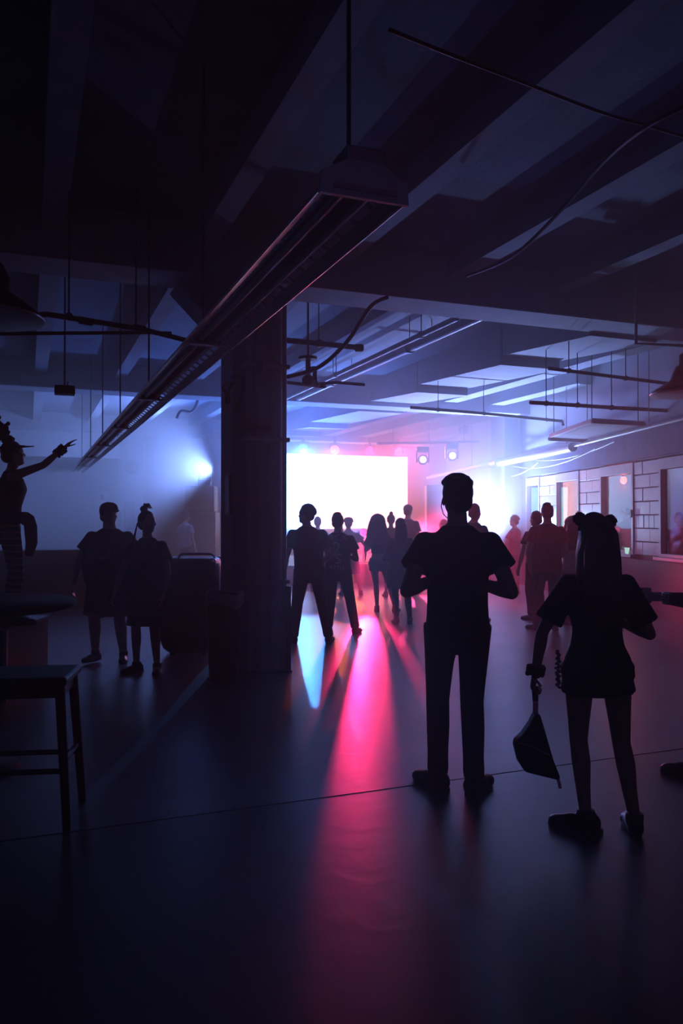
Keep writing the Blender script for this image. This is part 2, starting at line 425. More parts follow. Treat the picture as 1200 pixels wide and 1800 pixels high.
wash(-.9, 20.6, DK, W(-1.4, 18.2) + Vector((0, 0, 4.3)), (.08, .23, 1.0), 15000, 88, 'deep blue uplight on the stage left of the screen centre')
wash(3.3, 18.9, DK, W(3.0, 16.2) + Vector((0, 0, 4.3)), (.26, .38, 1.0), 12000, 88, 'pale blue uplight at the right end of the stage')
wash(.1, 20.2, DK, W(.35, 8) + Vector((0, 0, 3.9)), (.05, .20, 1.0), 2200, 20, 'narrow blue uplight aimed down the hall from mid stage', blend=.6)
G_ = 'wash lamps on short stands'
wash(.53, 19.3, 1.20, W(.37, 9.3), (1.0, .022, .17), 8500, 6.6, 'red wash lamp on a short stand before the screen centre', blend=.7, kind='wash_lamp', grp=G_)
wash(-.02, 19.5, 1.05, W(.0, 12.2), (1.0, .17, .03), 3200, 13, 'orange wash lamp on a short stand left of the screen centre', blend=.4, kind='wash_lamp', grp=G_)
wash(1.55, 19.2, 1.25, W(3.2, 9), (1.0, .07, .24), 5500, 34, 'pink wash lamp on a short stand right of the screen', blend=.5, kind='wash_lamp', grp=G_)
wash(2.9, 20.0, 1.25, wl(1.5, 0, 3.3), (.30, .55, 1.0), 2600, 44, 'pale blue wash lamp at stage right aimed along the window wall', blend=.7, kind='wash_lamp', grp=G_)  # extra unseen lamp, added to brighten the window wall
# a dim blue house lamp on the rear wall, behind where the photographer stands
t = thing('house_lamp', 'dim blue house lamp fixed high on the rear wall', 'lamp', W(-1.5, -2.3) + Vector((0, 0, 3.3)))
obj('housing', MB().lathe([(.05, .16), (.12, .12), (.14, 0), (.13, 0), (.10, .10), (.0, .12)], 20), M_BLACKG, t, smooth=True)
obj('bulb', MB().ell((0, 0, .02), (.05, .05, .06)), lens_mat('blue_bulb', (.05, .2, 1), 4), t, smooth=True)
obj('stem', MB().tube([(0, 0, .14), (0, 0, CEIL - 3.3)], .012, 8), M_BLACK, t)
d = bpy.data.lights.new('house_light', 'POINT'); d.color = (.04, .22, 1); d.energy = HOUSE_W; d.shadow_soft_size = .08
ob_ = bpy.data.objects.new('house_light', d); COL.objects.link(ob_); ob_.location = W(-1.5, -2.3) + Vector((0, 0, 3.2))
lamp('moving_head_beam', lp, W(-5.5, 18.6) + Vector((0, 0, 3.2)), (.20, .34, 1), 4600, 130, .8, .1)

# ---------------------------------------------------------------- things under the ceiling
# strip light row
FX0, FX1, FZ = .85, 1.16, 2.58
fx = thing('strip_light', 'long row of slotted strip lights hung across the near ceiling', 'ceiling light')
YN, YF = 2.36, 19.2
nseg = 7; seg = (YF - YN) / nseg
cx = (FX0 + FX1) / 2
for i in range(nseg):
    y0, y1 = YN + i * seg + .01, YN + (i + 1) * seg - .01
    r = MB()
    # two sloping reflector wings with thickness, ribs left between the slots
    for sgn in (-1, 1):
        ns = 16; pitch = (y1 - y0) / ns
        for (u0, u1) in ((.035, .075), (.105, .15)):
            prof = [(cx + sgn * u0, FZ + .058 - (u0 - .035) * .5), (cx + sgn * u1, FZ + .058 - (u1 - .035) * .5)]
            (xa, za), (xb, zb) = prof
            r.loft([[Vector((xa, y, za)), Vector((xb, y, zb)), Vector((xb, y, zb + .005)), Vector((xa, y, za + .005))] for y in (y0, y1)])
        for q in range(ns + 1):
            y = y0 + q * pitch; w = .018
            u0, u1 = .075, .105
            za, zb = FZ + .058 - (u0 - .035) * .5, FZ + .058 - (u1 - .035) * .5
            xa, xb = cx + sgn * u0, cx + sgn * u1
            r.loft([[Vector((xa, yy, za)), Vector((xb, yy, zb)), Vector((xb, yy, zb + .005)), Vector((xa, yy, za + .005))] for yy in (max(y0, y - w), min(y1, y + w))])
        pass
    rf = obj('reflector', r, M_WHITEM, fx)
    for sgn in (-1, 1): obj('edge_rail', MB().tube([(cx + sgn * .152, y0, FZ - .005), (cx + sgn * .152, y1, FZ - .005)], .006, 8), M_RAIL, fx, smooth=True)
    obj('channel', MB().span(cx - .05, cx + .05, y0, y1, FZ + .06, FZ + .10), M_WHITEM, fx, bevel=.006)
    for sgn in (-1, 1):
        obj('tube_lamp', MB().tube([(cx + sgn * .045, y0 + .03, FZ + .03), (cx + sgn * .045, y1 - .03, FZ + .03)], .016, 10), M_WHITEM, fx, smooth=True)
    obj('lamp_holder', MB().span(cx - .08, cx + .08, y0, y0 + .035, FZ + .02, FZ + .06), M_BLACK, fx)
    obj('cross_bracket', MB().span(cx - .11, cx + .11, y0 - .03, y0 + .03, FZ + .0, FZ + .015), M_STEEL, fx)
    obj('hanger_rod', MB().tube([(cx, y0 + .12, FZ + .10), (cx, y0 + .12, CEIL)], .008, 6), M_BLACK, fx)
obj('end_plate', MB().prism([(cx - .155, FZ - .02), (cx + .155, FZ - .02), (cx + .15, FZ + .05), (cx + .06, FZ + .10), (cx - .06, FZ + .10), (cx - .15, FZ + .05)], YN - .012, YN + .006), M_WHITEM, fx)
obj('junction_box', MB().span(cx - .05, cx + .09, YN + .02, YN + .16, FZ + .102, FZ + .165), M_STEEL, fx, bevel=.008)

def ceiling_pipe(name, pts, r, m, label, cat='pipe', hang=(), group=None, joints=()):
    t = thing(name, label, cat, (0, 0, 0), 0, group)
    obj('pipe_run', MB().tube(pts, r, 12), m, t, smooth=True)
    for p in hang:
        obj('hanger', MB().tube([p, (p[0], p[1], CEIL)], .007, 6), M_CABLE, t)
        obj('clip', MB().tube([Vector(p) - Vector((0, .02, 0)), Vector(p) + Vector((0, .02, 0))], r * 1.35, 12), m, t)
    for p, q in joints:
        obj('coupling', MB().tube([p, q], r * 1.4, 12), m, t, smooth=True)
    return t
ceiling_pipe('conduit', [(4.62, 8.1, 3.86), (4.62, 22.3, 3.86)], .035, M_GREYP, 'thin grey conduit along the girder, nearer its top edge', 'conduit', [(4.62, y, 3.86) for y in (9, 12, 15.2, 18.5)], 'conduits beside the girder')
ceiling_pipe('conduit', [(4.95, 8.1, 3.92), (4.95, 22.3, 3.92)], .06, M_GREYP, 'thicker grey pipe running alongside the thin conduit', 'conduit', [(4.95, y, 3.92) for y in (10, 13, 17)], 'conduits beside the girder')
ceiling_pipe('conduit', [(5.3, 8.1, 4.12), (5.3, 22.3, 4.12)], .05, M_GREYP, 'grey pipe closest to the girder side', 'conduit', [(5.3, y, 4.12) for y in (10, 13, 17)], 'conduits beside the girder')
def xz(px, z, h): return W((px - 600) / 1400 * z, z) + Vector((0, 0, h))
ceiling_pipe('sprinkler_pipe', [xz(932, 11.0, 3.14), xz(1080, 11.6, 3.15), xz(1330, 12.6, 3.17)], .028, M_BLACK, 'black hanging pipe before the pale upper right wall, nearest of the two', 'pipe',
             [tuple(xz(960, 11.1, 3.14)), tuple(xz(1015, 11.3, 3.145)), tuple(xz(1075, 11.58, 3.15)), tuple(xz(1175, 11.95, 3.16))], 'dark pipes hung at right')
ceiling_pipe('sprinkler_pipe', [xz(722, 13.5, 3.42), xz(850, 14.2, 3.41), xz(988, 14.9, 3.36), xz(990, 14.92, 3.28)], .028, M_BLACK, 'black hanging pipe that ends in a short drop, farther of the two', 'pipe',
             [tuple(xz(770, 13.75, 3.415)), tuple(xz(850, 14.2, 3.41)), tuple(xz(960, 14.8, 3.37))], 'dark pipes hung at right')
ceiling_pipe('sprinkler_pipe', [xz(965, 10.2, 3.46), xz(1180, 11.2, 3.43)], .024, M_BLACK, 'short dark pipe under the dome lamp at right', 'pipe', [tuple(xz(1000, 10.35, 3.456)), tuple(xz(1100, 10.8, 3.44))])
ceiling_pipe('conduit', [xz(500, 9.3, 3.62), xz(632, 9.9, 3.66)], .035, M_BLACK, 'dark pipe stub with end cap right of the column top', 'pipe', [tuple(xz(560, 9.55, 3.64))], None, [(xz(626, 9.88, 3.655), xz(636, 9.92, 3.66))])
ceiling_pipe('conduit', [xz(-40, 5.6, 2.93), xz(82, 6.1, 3.10), xz(250, 6.75, 3.14), xz(345, 7.1, 3.10)], .022, M_BLACK, 'black pipe with couplings across the left ceiling, upper one', 'pipe',
             [tuple(xz(120, 6.25, 3.12)), tuple(xz(238, 6.7, 3.14))], 'black pipes across the left ceiling', [(xz(140, 6.33, 3.112), xz(160, 6.42, 3.118)), (xz(238, 6.7, 3.136), xz(254, 6.76, 3.14))])
ceiling_pipe('conduit', [xz(-40, 6.4, 3.02), xz(250, 7.3, 3.24), xz(300, 7.45, 3.27)], .016, M_BLACK, 'thin black pipe across the left ceiling, lower one', 'pipe', [], 'black pipes across the left ceiling')
# right wall service pipe with lagging and its cables
a, b = wl(-3, .35, 2.95), wl(3.1, .35, 2.78); c_ = wl(13.5, .35, 2.80)
t = thing('service_pipe', 'pale lagged pipe running along the wall above the windows', 'pipe')
obj('lagging', MB().tube([wl(3.0, .32, 2.86), wl(7.3, .45, 2.86), wl(8.1, .62, 2.86)], .09, 14), M_WHITEM, t, smooth=True)
obj('pipe_run', MB().tube([wl(8.1, .62, 2.86), wl(14.2, .7, 2.86)], .05, 12), M_WHITEM, t, smooth=True)
obj('pipe_run', MB().tube([wl(-4, .3, 2.92), wl(3.0, .32, 2.88)], .035, 12), M_GREYP, t, smooth=True)
obj('coupling', MB().tube([wl(7.15, .45, 2.86), wl(7.5, .48, 2.86)], .12, 14), M_STEEL, t, smooth=True)
for tt in (0, 3.2, 6, 10, 13):
    p = wl(tt, .36, 2.95); obj('hanger', MB().tube([p, p + Vector((0, 0, CEIL - 2.95))], .008, 6), M_STEEL, t)
for i, (t0, t1, z, sag) in enumerate(((1.5, 5.6, 2.82, .12), (2.2, 6.8, 2.76, .16), (5.0, 8.6, 2.72, .2))):
    pts = [wl(t0 + (t1 - t0) * f, .2 + .03 * i, z - sag * 4 * f * (1 - f)) for f in [q / 14 for q in range(15)]]
    o = obj('loose_cable', MB().tube(pts, .012, 6), M_GREYP, smooth=True)
    tag(o, ['pale cable sagging below the lagged pipe, right end one', 'pale cable sagging below the lagged pipe, middle one', 'pale cable sagging below the pipe by the wall pillar'][i], 'cable', 'cables under the wall pipe')
# flat hanging panel above the window wall
t = thing('ceiling_raft', 'flat pale raft hanging on rods above the window wall', 'ceiling raft')
q4 = [W(3.70, 11.76), W(4.62, 12.12), W(4.42, 14.35), W(3.65, 14.0)]
HZ = 2.95
obj('raft_board', MB().loft([[p + Vector((0, 0, HZ)) for p in q4], [p + Vector((0, 0, HZ + .07)) for p in q4]]), M_WHITEM, t, bevel=.008)
obj('end_rail', MB().tube([q4[3] + Vector((0, 0, HZ - .015)), q4[2] + Vector((0, 0, HZ - .015))], .035, 10), M_WHITEM, t, smooth=True)
obj('edge_lip', MB().tube([q4[0] + Vector((0, 0, HZ + .02)), q4[1] + Vector((0, 0, HZ + .02))], .03, 10), M_GREYP, t, smooth=True)
cq = sum(q4, Vector()) / 4
for p in q4:
    r_ = p.lerp(cq, .12); obj('hanger', MB().tube([r_ + Vector((0, 0, HZ + .06)), Vector((r_.x, r_.y, CEIL))], .007, 6), M_CABLE, t)

def dome_lamp(loc, R, label, stem, bent=False):
    t = thing('dome_lamp', label, 'ceiling light', loc, 0, 'big dome lamps')
    prof = [(.05, .30), (.10, .28), (.14, .20), (R * .45, .13), (R * .8, .05), (R * .97, .01), (R, -.015), (R * .985, -.03), (R * .95, -.012), (R * .78, .035), (R * .43, .11), (.10, .17), (.02, .18)]
    obj('shade', MB().lathe(prof, 40), M_BLACKG, t, smooth=True)
    obj('rim', MB().lathe([(R - .006, -.03), (R + .008, -.026), (R + .01, -.014), (R, -.006), (R - .006, -.012)], 40), M_STEEL, t, smooth=True)
    obj('bulb', MB().lathe([(.01, .05), (.06, .06), (.075, .10), (.05, .16), (.03, .19)], 20), M_WHITEM, t, smooth=True)
    obj('neck', MB().lathe([(.05, .29), (.07, .30), (.07, .40), (.03, .43)], 20), M_BLACKG, t, smooth=True)
    pts = [(0, 0, .42), (0, 0, stem)] if not bent else [(0, 0, .42), (0, 0, .50), (-.45, .25, .54), (-.45, .25, stem)]
    obj('stem', MB().tube(pts, .018, 8), M_STEEL, t, smooth=True)
    return t
dome_lamp(tuple(W(-1.98, 4.40) + Vector((0, 0, 2.665))), .31, 'saucer shaped lamp cut by the left edge with a blue glint on its rim', CEIL - 2.665)
dome_lamp(tuple(W(3.72, 8.6) + Vector((0, 0, 2.90))), .36, 'dark dome lamp cut by the right edge above the windows', CEIL - 2.93, True)

# hung black cables
def cable(pts, r, label):
    ps = [Vector(p) for p in pts]; out = []
    for i in range(len(ps) - 1):
        p0, p1, p2, p3 = ps[max(i - 1, 0)], ps[i], ps[i + 1], ps[min(i + 2, len(ps) - 1)]
        for q in range(8):
            u = q / 8
            out.append(.5 * ((2 * p1) + (p2 - p0) * u + (2 * p0 - 5 * p1 + 4 * p2 - p3) * u * u + (3 * p1 - p0 - 3 * p2 + p3) * u ** 3))
    out.append(ps[-1])
    return tag(obj('hanging_cable', MB().tube(out, r, 8), M_CABLE, smooth=True), label, 'cable')
def px3(px, py, z): return xz(px, z, EYE + (912 - py) * z / 1400)
cable([px3(680, 522, 7.7), px3(650, 540, 8.0), px3(610, 600, 8.4), px3(560, 645, 8.6), px3(505, 662, 8.3)], .022, 'black cable looping from the near beam down to the column')
cable([px3(1215, 180, 4.0), px3(1135, 222, 4.3), px3(1060, 285, 4.9), px3(985, 370, 5.6), px3(900, 450, 6.4), px3(822, 484, 7.2)], .013, 'dark cable sweeping down the upper right ceiling to the beam')
cable([px3(685, 48, 3.3), px3(800, 95, 3.6), px3(930, 145, 3.95), px3(1060, 195, 4.3), px3(1140, 218, 4.5), px3(1230, 246, 4.8)], .009, 'thin dark cable crossing the upper right ceiling')
cable([px3(310, 735, 17), px3(318, 722, 17), px3(338, 722, 17.2), px3(352, 690, 17.4), xz(354, 17.5, 4.33)], .03, 'short cable loop between the left beams')

# four armed ceiling bracket near column
t = thing('ceiling_mount', 'dark ceiling mount with two posts and crossed arms right of the column', 'mount')
p0 = px3(541, 663, 9.0)
obj('flange', MB().lathe([(.10, 0), (.11, .03), (.02, .05)], 16).move(Matrix.Translation(p0 + Vector((0, 0, .20)))), M_BLACK, t, smooth=True)
obj('post', MB().tube([p0 + Vector((0, 0, .21)), p0], .03, 10), M_BLACK, t, smooth=True)
obj('joint', MB().ell(p0 + Vector((0, 0, -.03)), (.07, .07, .06)), M_BLACK, t, smooth=True)
obj('stem', MB().tube([p0 + Vector((0, 0, .23)), Vector((p0.x, p0.y, CEIL))], .012, 8), M_BLACK, t)
q0 = px3(553, 668, 9.1)
obj('post', MB().tube([q0 + Vector((0, 0, .14)), q0], .025, 10), M_BLACK, t, smooth=True)
obj('flange', MB().lathe([(.06, 0), (.06, .02), (.01, .03)], 14).move(Matrix.Translation(q0 + Vector((0, 0, .13)))), M_BLACK, t, smooth=True)
for a, b in ((px3(505, 672, 9.0), px3(572, 680, 9.2)), (px3(535, 676, 9.0), px3(592, 672, 9.3)), (px3(592, 672, 9.3), px3(640, 676, 9.5))):
    obj('arm', MB().tube([a, b], .02, 8), M_STEEL, t, smooth=True)
obj('arm', MB().tube([q0, px3(560, 678, 9.1)], .02, 8), M_STEEL, t, smooth=True)

# hung box at left, with its rod
t = thing('hung_speaker', 'small dark box hanging on a rod from the left ceiling', 'speaker')
p = px3(113, 686, 9.0)
obj('box', MB().box(p, (.22, .16, .10)), M_BLACK, t, bevel=.01)
obj('rod', MB().tube([p + Vector((0, 0, .05)), Vector((p.x, p.y, CEIL))], .01, 6), M_BLACK, t)
obj('knob', MB().ell(p + Vector((.03, -.06, .07)), (.015, .015, .025)), M_CHROME, t, smooth=True)
# small things on the far left pillar and wall
t = thing('wall_clock', 'small round dark fitting on the far left pillar', 'fitting', (2.62, 22.29, 2.93))
obj('case', MB().lathe([(.001, 0), (.17, 0), (.19, .03), (.17, .05), (.001, .05)], 24).move(Matrix.Rotation(math.radians(90), 4, 'X')), M_BLACKG, t, smooth=True)
t = thing('notice_board', 'narrow dark notice board on the far left pillar', 'board', (2.55, 22.28, 1.62))
obj('frame', MB().span(-.13, .13, 0, .02, -.38, .38), M_BLACK, t, bevel=.005)
obj('sheet', MB().span(-.10, .10, -.006, 0, -.34, .34), M_BAND, t)
t = thing('wall_sign', 'small pale notice with a dark mark on the left wall', 'sign', (1.95, 23.58, 2.0))
obj('plate', MB().span(-.16, .16, 0, .015, -.32, .32), M_WHITEM, t)
obj('mark', MB().span(-.05, .05, -.006, 0, .06, .22), M_BLACK, t)

# ---------------------------------------------------------------- column fittings
t = thing('column_pipes', 'bundle of upright pipes strapped to the near column', 'pipes')
for x, y, r in ((2.06, 7.73, .045), (2.165, 7.70, .07), (2.295, 7.69, .08), (2.40, 7.74, .04)):
    obj('pipe_run', MB().tube([(x, y, .02), (x, y, BEAM + .2)], r, 16), M_GREYP, t, smooth=True)
for z in (2.32, 3.05, .9):
    s_ = obj('strap', MB().span(1.98, 2.43, 7.595, 7.615, z - .02, z + .02).span(1.98, 2.0, 7.6, 7.8, z - .02, z + .02).span(2.41, 2.43, 7.6, 7.8, z - .02, z + .02), M_STEEL, t)
obj('bracket', MB().span(1.95, 2.22, 7.56, 7.585, 2.40, 2.45), M_BLACK, t)
obj('floor_flange', MB().span(1.98, 2.45, 7.58, 7.8, 0, .02), M_BLACK, t)
obj('kick_plate', MB().span(2.425, 2.45, 7.62, 8.3, 0, .85), M_BLACK, t)
o = tag(obj('junction_box', MB().box((2.12, 7.60, 3.02), (.05, .03, .14)), M_BLACK, bevel=.004), 'small dark box strapped to the column pipes near the top', 'box')
t = thing('wall_plaque', 'narrow dark framed panel with reddish streaks on the column side', 'plaque', (1.895, 7.93, 1.78))
obj('frame', MB().span(-.02, 0, -.11, .11, -.21, .21), M_WOOD, t, bevel=.004)
obj('panel', MB().span(-.026, -.02, -.085, .085, -.185, .185), mat('red_brown_panel', (.16, .03, .02), .35, noise=.8, nscale=14), t)
t = thing('cable_bundle', 'knotted cable bundle looped on the column below the beam', 'cable')
pts = [Vector((1.862, 7.88 + .22 * math.sin(a * 2) * .3, 2.80 + .1 * math.cos(a))) + Vector((-.02 * math.sin(3 * a), .12 * math.sin(a), 0)) for a in [q * .35 for q in range(20)]]
obj('loop', MB().tube(pts, .013, 8), M_CABLE, t, smooth=True)
obj('tail', MB().tube([(1.88, 7.80, 2.95), (1.99, 7.77, 2.97), (1.99, 7.77, 2.86), (1.94, 7.78, 2.60)], .012, 8), M_CABLE, t, smooth=True)

# ---------------------------------------------------------------- cabinet, bin, table, stool, riser
t = thing('amplifier_cabinet', 'big dark rounded cabinet with metal corners and top handle behind the column', 'cabinet', W(-1.72, 9.15), RZ)
prof = []
for z, hw in ((.04, .24), (.09, .29), (.2, .33), (.45, .355), (.7, .36), (.9, .35), (1.02, .325), (1.07, .30), (1.085, .27)):
    prof.append((hw, z))
rings = []
for hw, z in prof:
    hd = .30 if z > .08 and z < 1.06 else .26
    r = []
    for q in range(24):
        a = 2 * math.pi * q / 24; ca, sa = math.cos(a), math.sin(a)
        e = .35
        r.append(Vector((hw * math.copysign(abs(ca) ** e, ca), hd * math.copysign(abs(sa) ** e, sa), z)))
    rings.append(r)
obj('body', MB().loft(rings), mat('black_vinyl', (.016, .015, .016), .45, bump=.2, bscale=120), t, smooth=True)
obj('trim_strip', MB().tube([(.335, -.24, 1.03), (.355, -.25, .9), (.365, -.25, .7), (.36, -.25, .45)], .014, 8), M_CHROME, t, smooth=True)
for i in range(22):
    z = 1.0 - i * .022; obj('rib', MB().box((.35 + .012 * math.sin(i / 22 * 3), -.262, z), (.022, .014, .008)), M_CHROME, t)
for sx in (-1, 1):
    for sy in (-1, 1):
        c = obj('corner_cap', MB().ell((sx * .275, sy * .235, 1.062), (.045, .045, .03)), M_CHROME, t, smooth=True)
        obj('foot', MB().lathe([(.03, 0), (.035, .03), (.03, .05)], 12).move(Matrix.Translation((sx * .18, sy * .18, 0))), M_BLACKG, t, smooth=True)
obj('handle', MB().tube([(-.12, -.18, 1.07), (-.105, -.18, 1.115), (-.07, -.18, 1.135), (.25, -.18, 1.135), (.285, -.18, 1.115), (.30, -.18, 1.06)], .014, 10), M_STEEL, t, smooth=True)

t = thing('rubbish_bin', 'dark rubbish bin with a pale plastic liner at the foot of the column', 'bin', W(-1.115, 7.55), RZ)
obj('bucket', MB().lathe([(.13, .0), (.135, .01), (.165, .76), (.172, .78), (.172, .82), (.162, .82), (.155, .76), (.125, .03), (.0, .03)], 28), M_BLACKG, t, smooth=True)
liner = MB(); rings = []
for r, z, am in ((.158, .72, 0), (.165, .832, .006), (.18, .828, .012), (.186, .78, .016), (.184, .72, .022)):
    rings.append([Vector(((r + am * math.sin(5 * a + 1) * .6) * math.cos(a), (r + am * math.sin(7 * a)) * math.sin(a), z + am * 1.8 * math.sin(3 * a + .6))) for a in [2 * math.pi * q / 40 for q in range(40)]])
obj('liner', liner.loft(rings, cap=False), mat('pale_bin_liner', (.35, .38, .42), .25), t, smooth='all')

t = thing('platform_riser', 'dark square riser box under the raised dancer at left', 'riser', W(-3.35, 7.2), RZ)
obj('box_body', MB().span(-.75, .52, -.5, .5, .0, .57), M_BLACK, t, bevel=.01)
obj('top_board', MB().span(-.77, .54, -.52, .52, .57, .60), mat('riser_top', (.10, .10, .11), .35, noise=.2), t, bevel=.006)
obj('edge_trim', MB().span(.52, .55, -.53, -.50, .0, .60), M_STEEL, t)

t = thing('bar_table', 'dark round high table with a blue glinting rim at the left edge', 'table', W(-2.26, 4.85), 0)
R = .62
obj('table_top', MB().lathe([(.02, .985), (R - .02, .985), (R, .995), (R, 1.015), (R - .012, 1.025), (.02, 1.025)], 48), mat('dark_table_top', (.006, .007, .008), .75, noise=.2, spec=.08), t, smooth=True)
obj('column_post', MB().lathe([(.045, .03), (.04, .1), (.04, .93), (.10, .97), (.14, .985)], 20), M_BLACK, t, smooth=True)
obj('foot_plate', MB().lathe([(.28, 0), (.29, .01), (.27, .03), (.06, .05)], 32), M_BLACK, t, smooth=True)

t = thing('bar_stool', 'black square bar stool in the lower left corner', 'stool', W(-1.62, 4.10), RZ + .12)
obj('seat', MB().span(-.40, .24, -.19, .19, .70, .745), M_BLACK, t, bevel=.015)
obj('apron', MB().span(-.37, .21, -.16, .16, .64, .70), M_BLACK, t)
for sx, x in ((-1, -.35), (1, .2)):
    for sy in (-1, 1):
        obj('leg', MB().tube([(x, sy * .15, .70), (x + sx * .045, sy * .19, 0)], [.026, .02], 8), M_BLACK, t, smooth=True)
    obj('foot_rail', MB().tube([(x + sx * .02, -.17, .32), (x + sx * .02, .17, .32)], .014, 8), M_BLACK, t)
for sy in (-1, 1):
    obj('foot_rail', MB().tube([(-.37, sy * .17, .28), (.22, sy * .17, .28)], .014, 8), M_BLACK, t)

# things seen through / at the windows
t = thing('red_bulb', 'glowing red bulb at the top of the second nearest window', 'lamp')
p = wl(2.66, -.5, 2.235)
obj('bulb', MB().ell(p, (.06, .06, .07)), lens_mat('red_glow', (1, .10, .05), 8), t, smooth=True)
obj('socket', MB().lathe([(.025, .06), (.03, .12), (.01, .14)], 12).move(Matrix.Translation(p)), M_BLACK, t, smooth=True)
obj('flex', MB().tube([p + Vector((0, 0, .13)), Vector((p.x, p.y, CEIL))], .006, 6), M_CABLE, t)
d = bpy.data.lights.new('red_bulb_light', 'POINT'); d.color = (1, .12, .08); d.energy = 22; d.shadow_soft_size = .06
o = bpy.data.objects.new('red_bulb_light', d); COL.objects.link(o); o.location = p + Vector((0, 0, -.12))
for i, tt in enumerate((1.86, 1.38)):
    t = thing('glow_cup', ['small cup glowing pale cyan on the window sill nearer the bear ears', 'small cup glowing pale cyan on the window sill nearer the block pier'][i], 'cup', wl(tt, .045, SILL + .003), 0, 'glowing cups on the sill')
    obj('cup_body', MB().lathe([(.028, 0), (.03, .004), (.04, .10), (.036, .10), (.027, .012), (0, .01)], 16), lens_mat('cyan_cup', (.55, .95, .9), 1.2), t, smooth=True)
t = thing('cyan_glow_panel', 'bright cyan glow panel added behind the farthest of the wall windows', 'screen', wl(10.3, -1.6, 0), WROT - 1.91)  # added glowing panel, gives the window pane its cyan shine
obj('housing', MB().span(-.85, .85, 0, .08, .85, 2.45), M_BLACK, t, bevel=.01)
obj('display', MB().span(-.8, .8, -.012, 0, .9, 2.4), lens_mat('cyan_pane_glow', (.30, .85, 1.0), 3.0), t)
obj('foot', MB().span(-.3, .3, -.15, .25, 0, .04).span(-.05, .05, 0, .08, 0, .85), M_BLACK, t)

t = thing('side_room_lamp', 'pale violet pendant lamp in the room behind the windows', 'lamp', wl(7.0, -2.9, 3.1))
obj('shade', MB().lathe([(.03, .16), (.06, .14), (.20, .0), (.19, .0), (.05, .12)], 24), M_WHITEM, t, smooth=True)
obj('bulb', MB().ell((0, 0, .03), (.05, .05, .06)), lens_mat('violet_bulb', (.8, .7, 1), 5), t, smooth=True)
obj('flex', MB().tube([(0, 0, .15), (0, 0, CEIL - 3.1)], .006, 6), M_CABLE, t)
d = bpy.data.lights.new('side_room_light', 'POINT'); d.color = (.62, .60, 1); d.energy = 90; d.shadow_soft_size = .08
ob_ = bpy.data.objects.new('side_room_light', d); COL.objects.link(ob_); ob_.location = wl(7.0, -2.9, 3.02)

# ---------------------------------------------------------------- people
def V(*a): return Vector(a)
def fabric(name, col, rough=.85): return mat(name, col, rough, noise=.12, nscale=9, bump=.25, bscale=22, spec=.25)
F_BLACK = fabric('black_cotton', (.007, .009, .013)); F_DENIM = fabric('dark_denim', (.013, .017, .028)); F_RED = fabric('red_cotton', (.30, .035, .045))
F_GREY = fabric('grey_cotton', (.10, .10, .12)); F_NAVY = fabric('navy_cotton', (.02, .025, .05)); F_PALE = fabric('pale_cotton', (.45, .43, .44))
F_SHOE = mat('dark_shoe_leather', (.012, .011, .011), .4); F_SOLE = mat('shoe_sole', (.05, .05, .05), .7)
F_HAIR = mat('dark_hair', (.016, .011, .009), .45, bump=.5, bscale=140); F_HAIR2 = mat('brown_hair', (.09, .045, .022), .42, bump=.5, bscale=140)
F_LITHAIR = mat('lit_hair', (.42, .26, .14), .4, bump=.5, bscale=140); F_RHAIR = mat('reddish_hair', (.30, .06, .04), .42, bump=.5, bscale=140)

def ring(c, ux, uy, n=14, e=1.0):
    return [c + ux * (math.copysign(abs(math.cos(a)) ** e, math.cos(a))) + uy * (math.copysign(abs(math.sin(a)) ** e, math.sin(a))) for a in [2 * math.pi * q / n for q in range(n)]]

def limb(mb, pts, rad, n=12, caps=True):
    mb.tube(pts, rad, n)
    if caps:
        for p, r in ((pts[0], rad[0]), (pts[-1], rad[-1])): mb.ell(p, (r, r, r), None, 10, 7)

def hand(mb, wrist, d, pn, s, curl=22, side=1, spread=1.0):
    """palm and five bent fingers; d along the forearm, pn the way the palm faces, side puts the thumb"""
    d = d.normalized(); pn = (pn - d * pn.dot(d)).normalized(); w = d.cross(pn) * side
    k = wrist + d * .092 * s
    mb.loft([ring(wrist - d * .01, w * .026 * s, pn * .018 * s, 10), ring(wrist + d * .03 * s, w * .034 * s, pn * .017 * s, 10), ring(k, w * .040 * s, pn * .014 * s, 10)])
    for i, (off, ln) in enumerate(((-.031, .066), (-.0105, .078), (.0105, .082), (.031, .07))):
        off *= spread; p = k - d * .012 * s + w * off * s; r = (.0088 - .0004 * abs(i - 1.5)) * s
        dd = (d + w * off * 4.0 * spread).normalized(); pts = [p]; a = 0
        for seg, fr in enumerate((.45, .31, .24)):
            a += math.radians(curl * (.7 + .3 * seg))
            p = p + (dd * math.cos(a) + pn * math.sin(a)) * ln * fr * s * 1.12; pts.append(p)
        limb(mb, pts, [r * 1.05, r, r * .92, r * .78], 8)
    p = wrist + d * .028 * s + w * .028 * s; pts = [p]
    for q, fr in enumerate((.40, .34, .26)):
        a = math.radians(48 - 14 * q + curl * -.2)
        p = p + (d * math.cos(a) + w * math.sin(a) * .9 + pn * (.28 + curl / 90)).normalized() * .095 * fr * s; pts.append(p)
    limb(mb, pts, [.0125 * s, .0105 * s, .0095 * s, .0078 * s], 8)

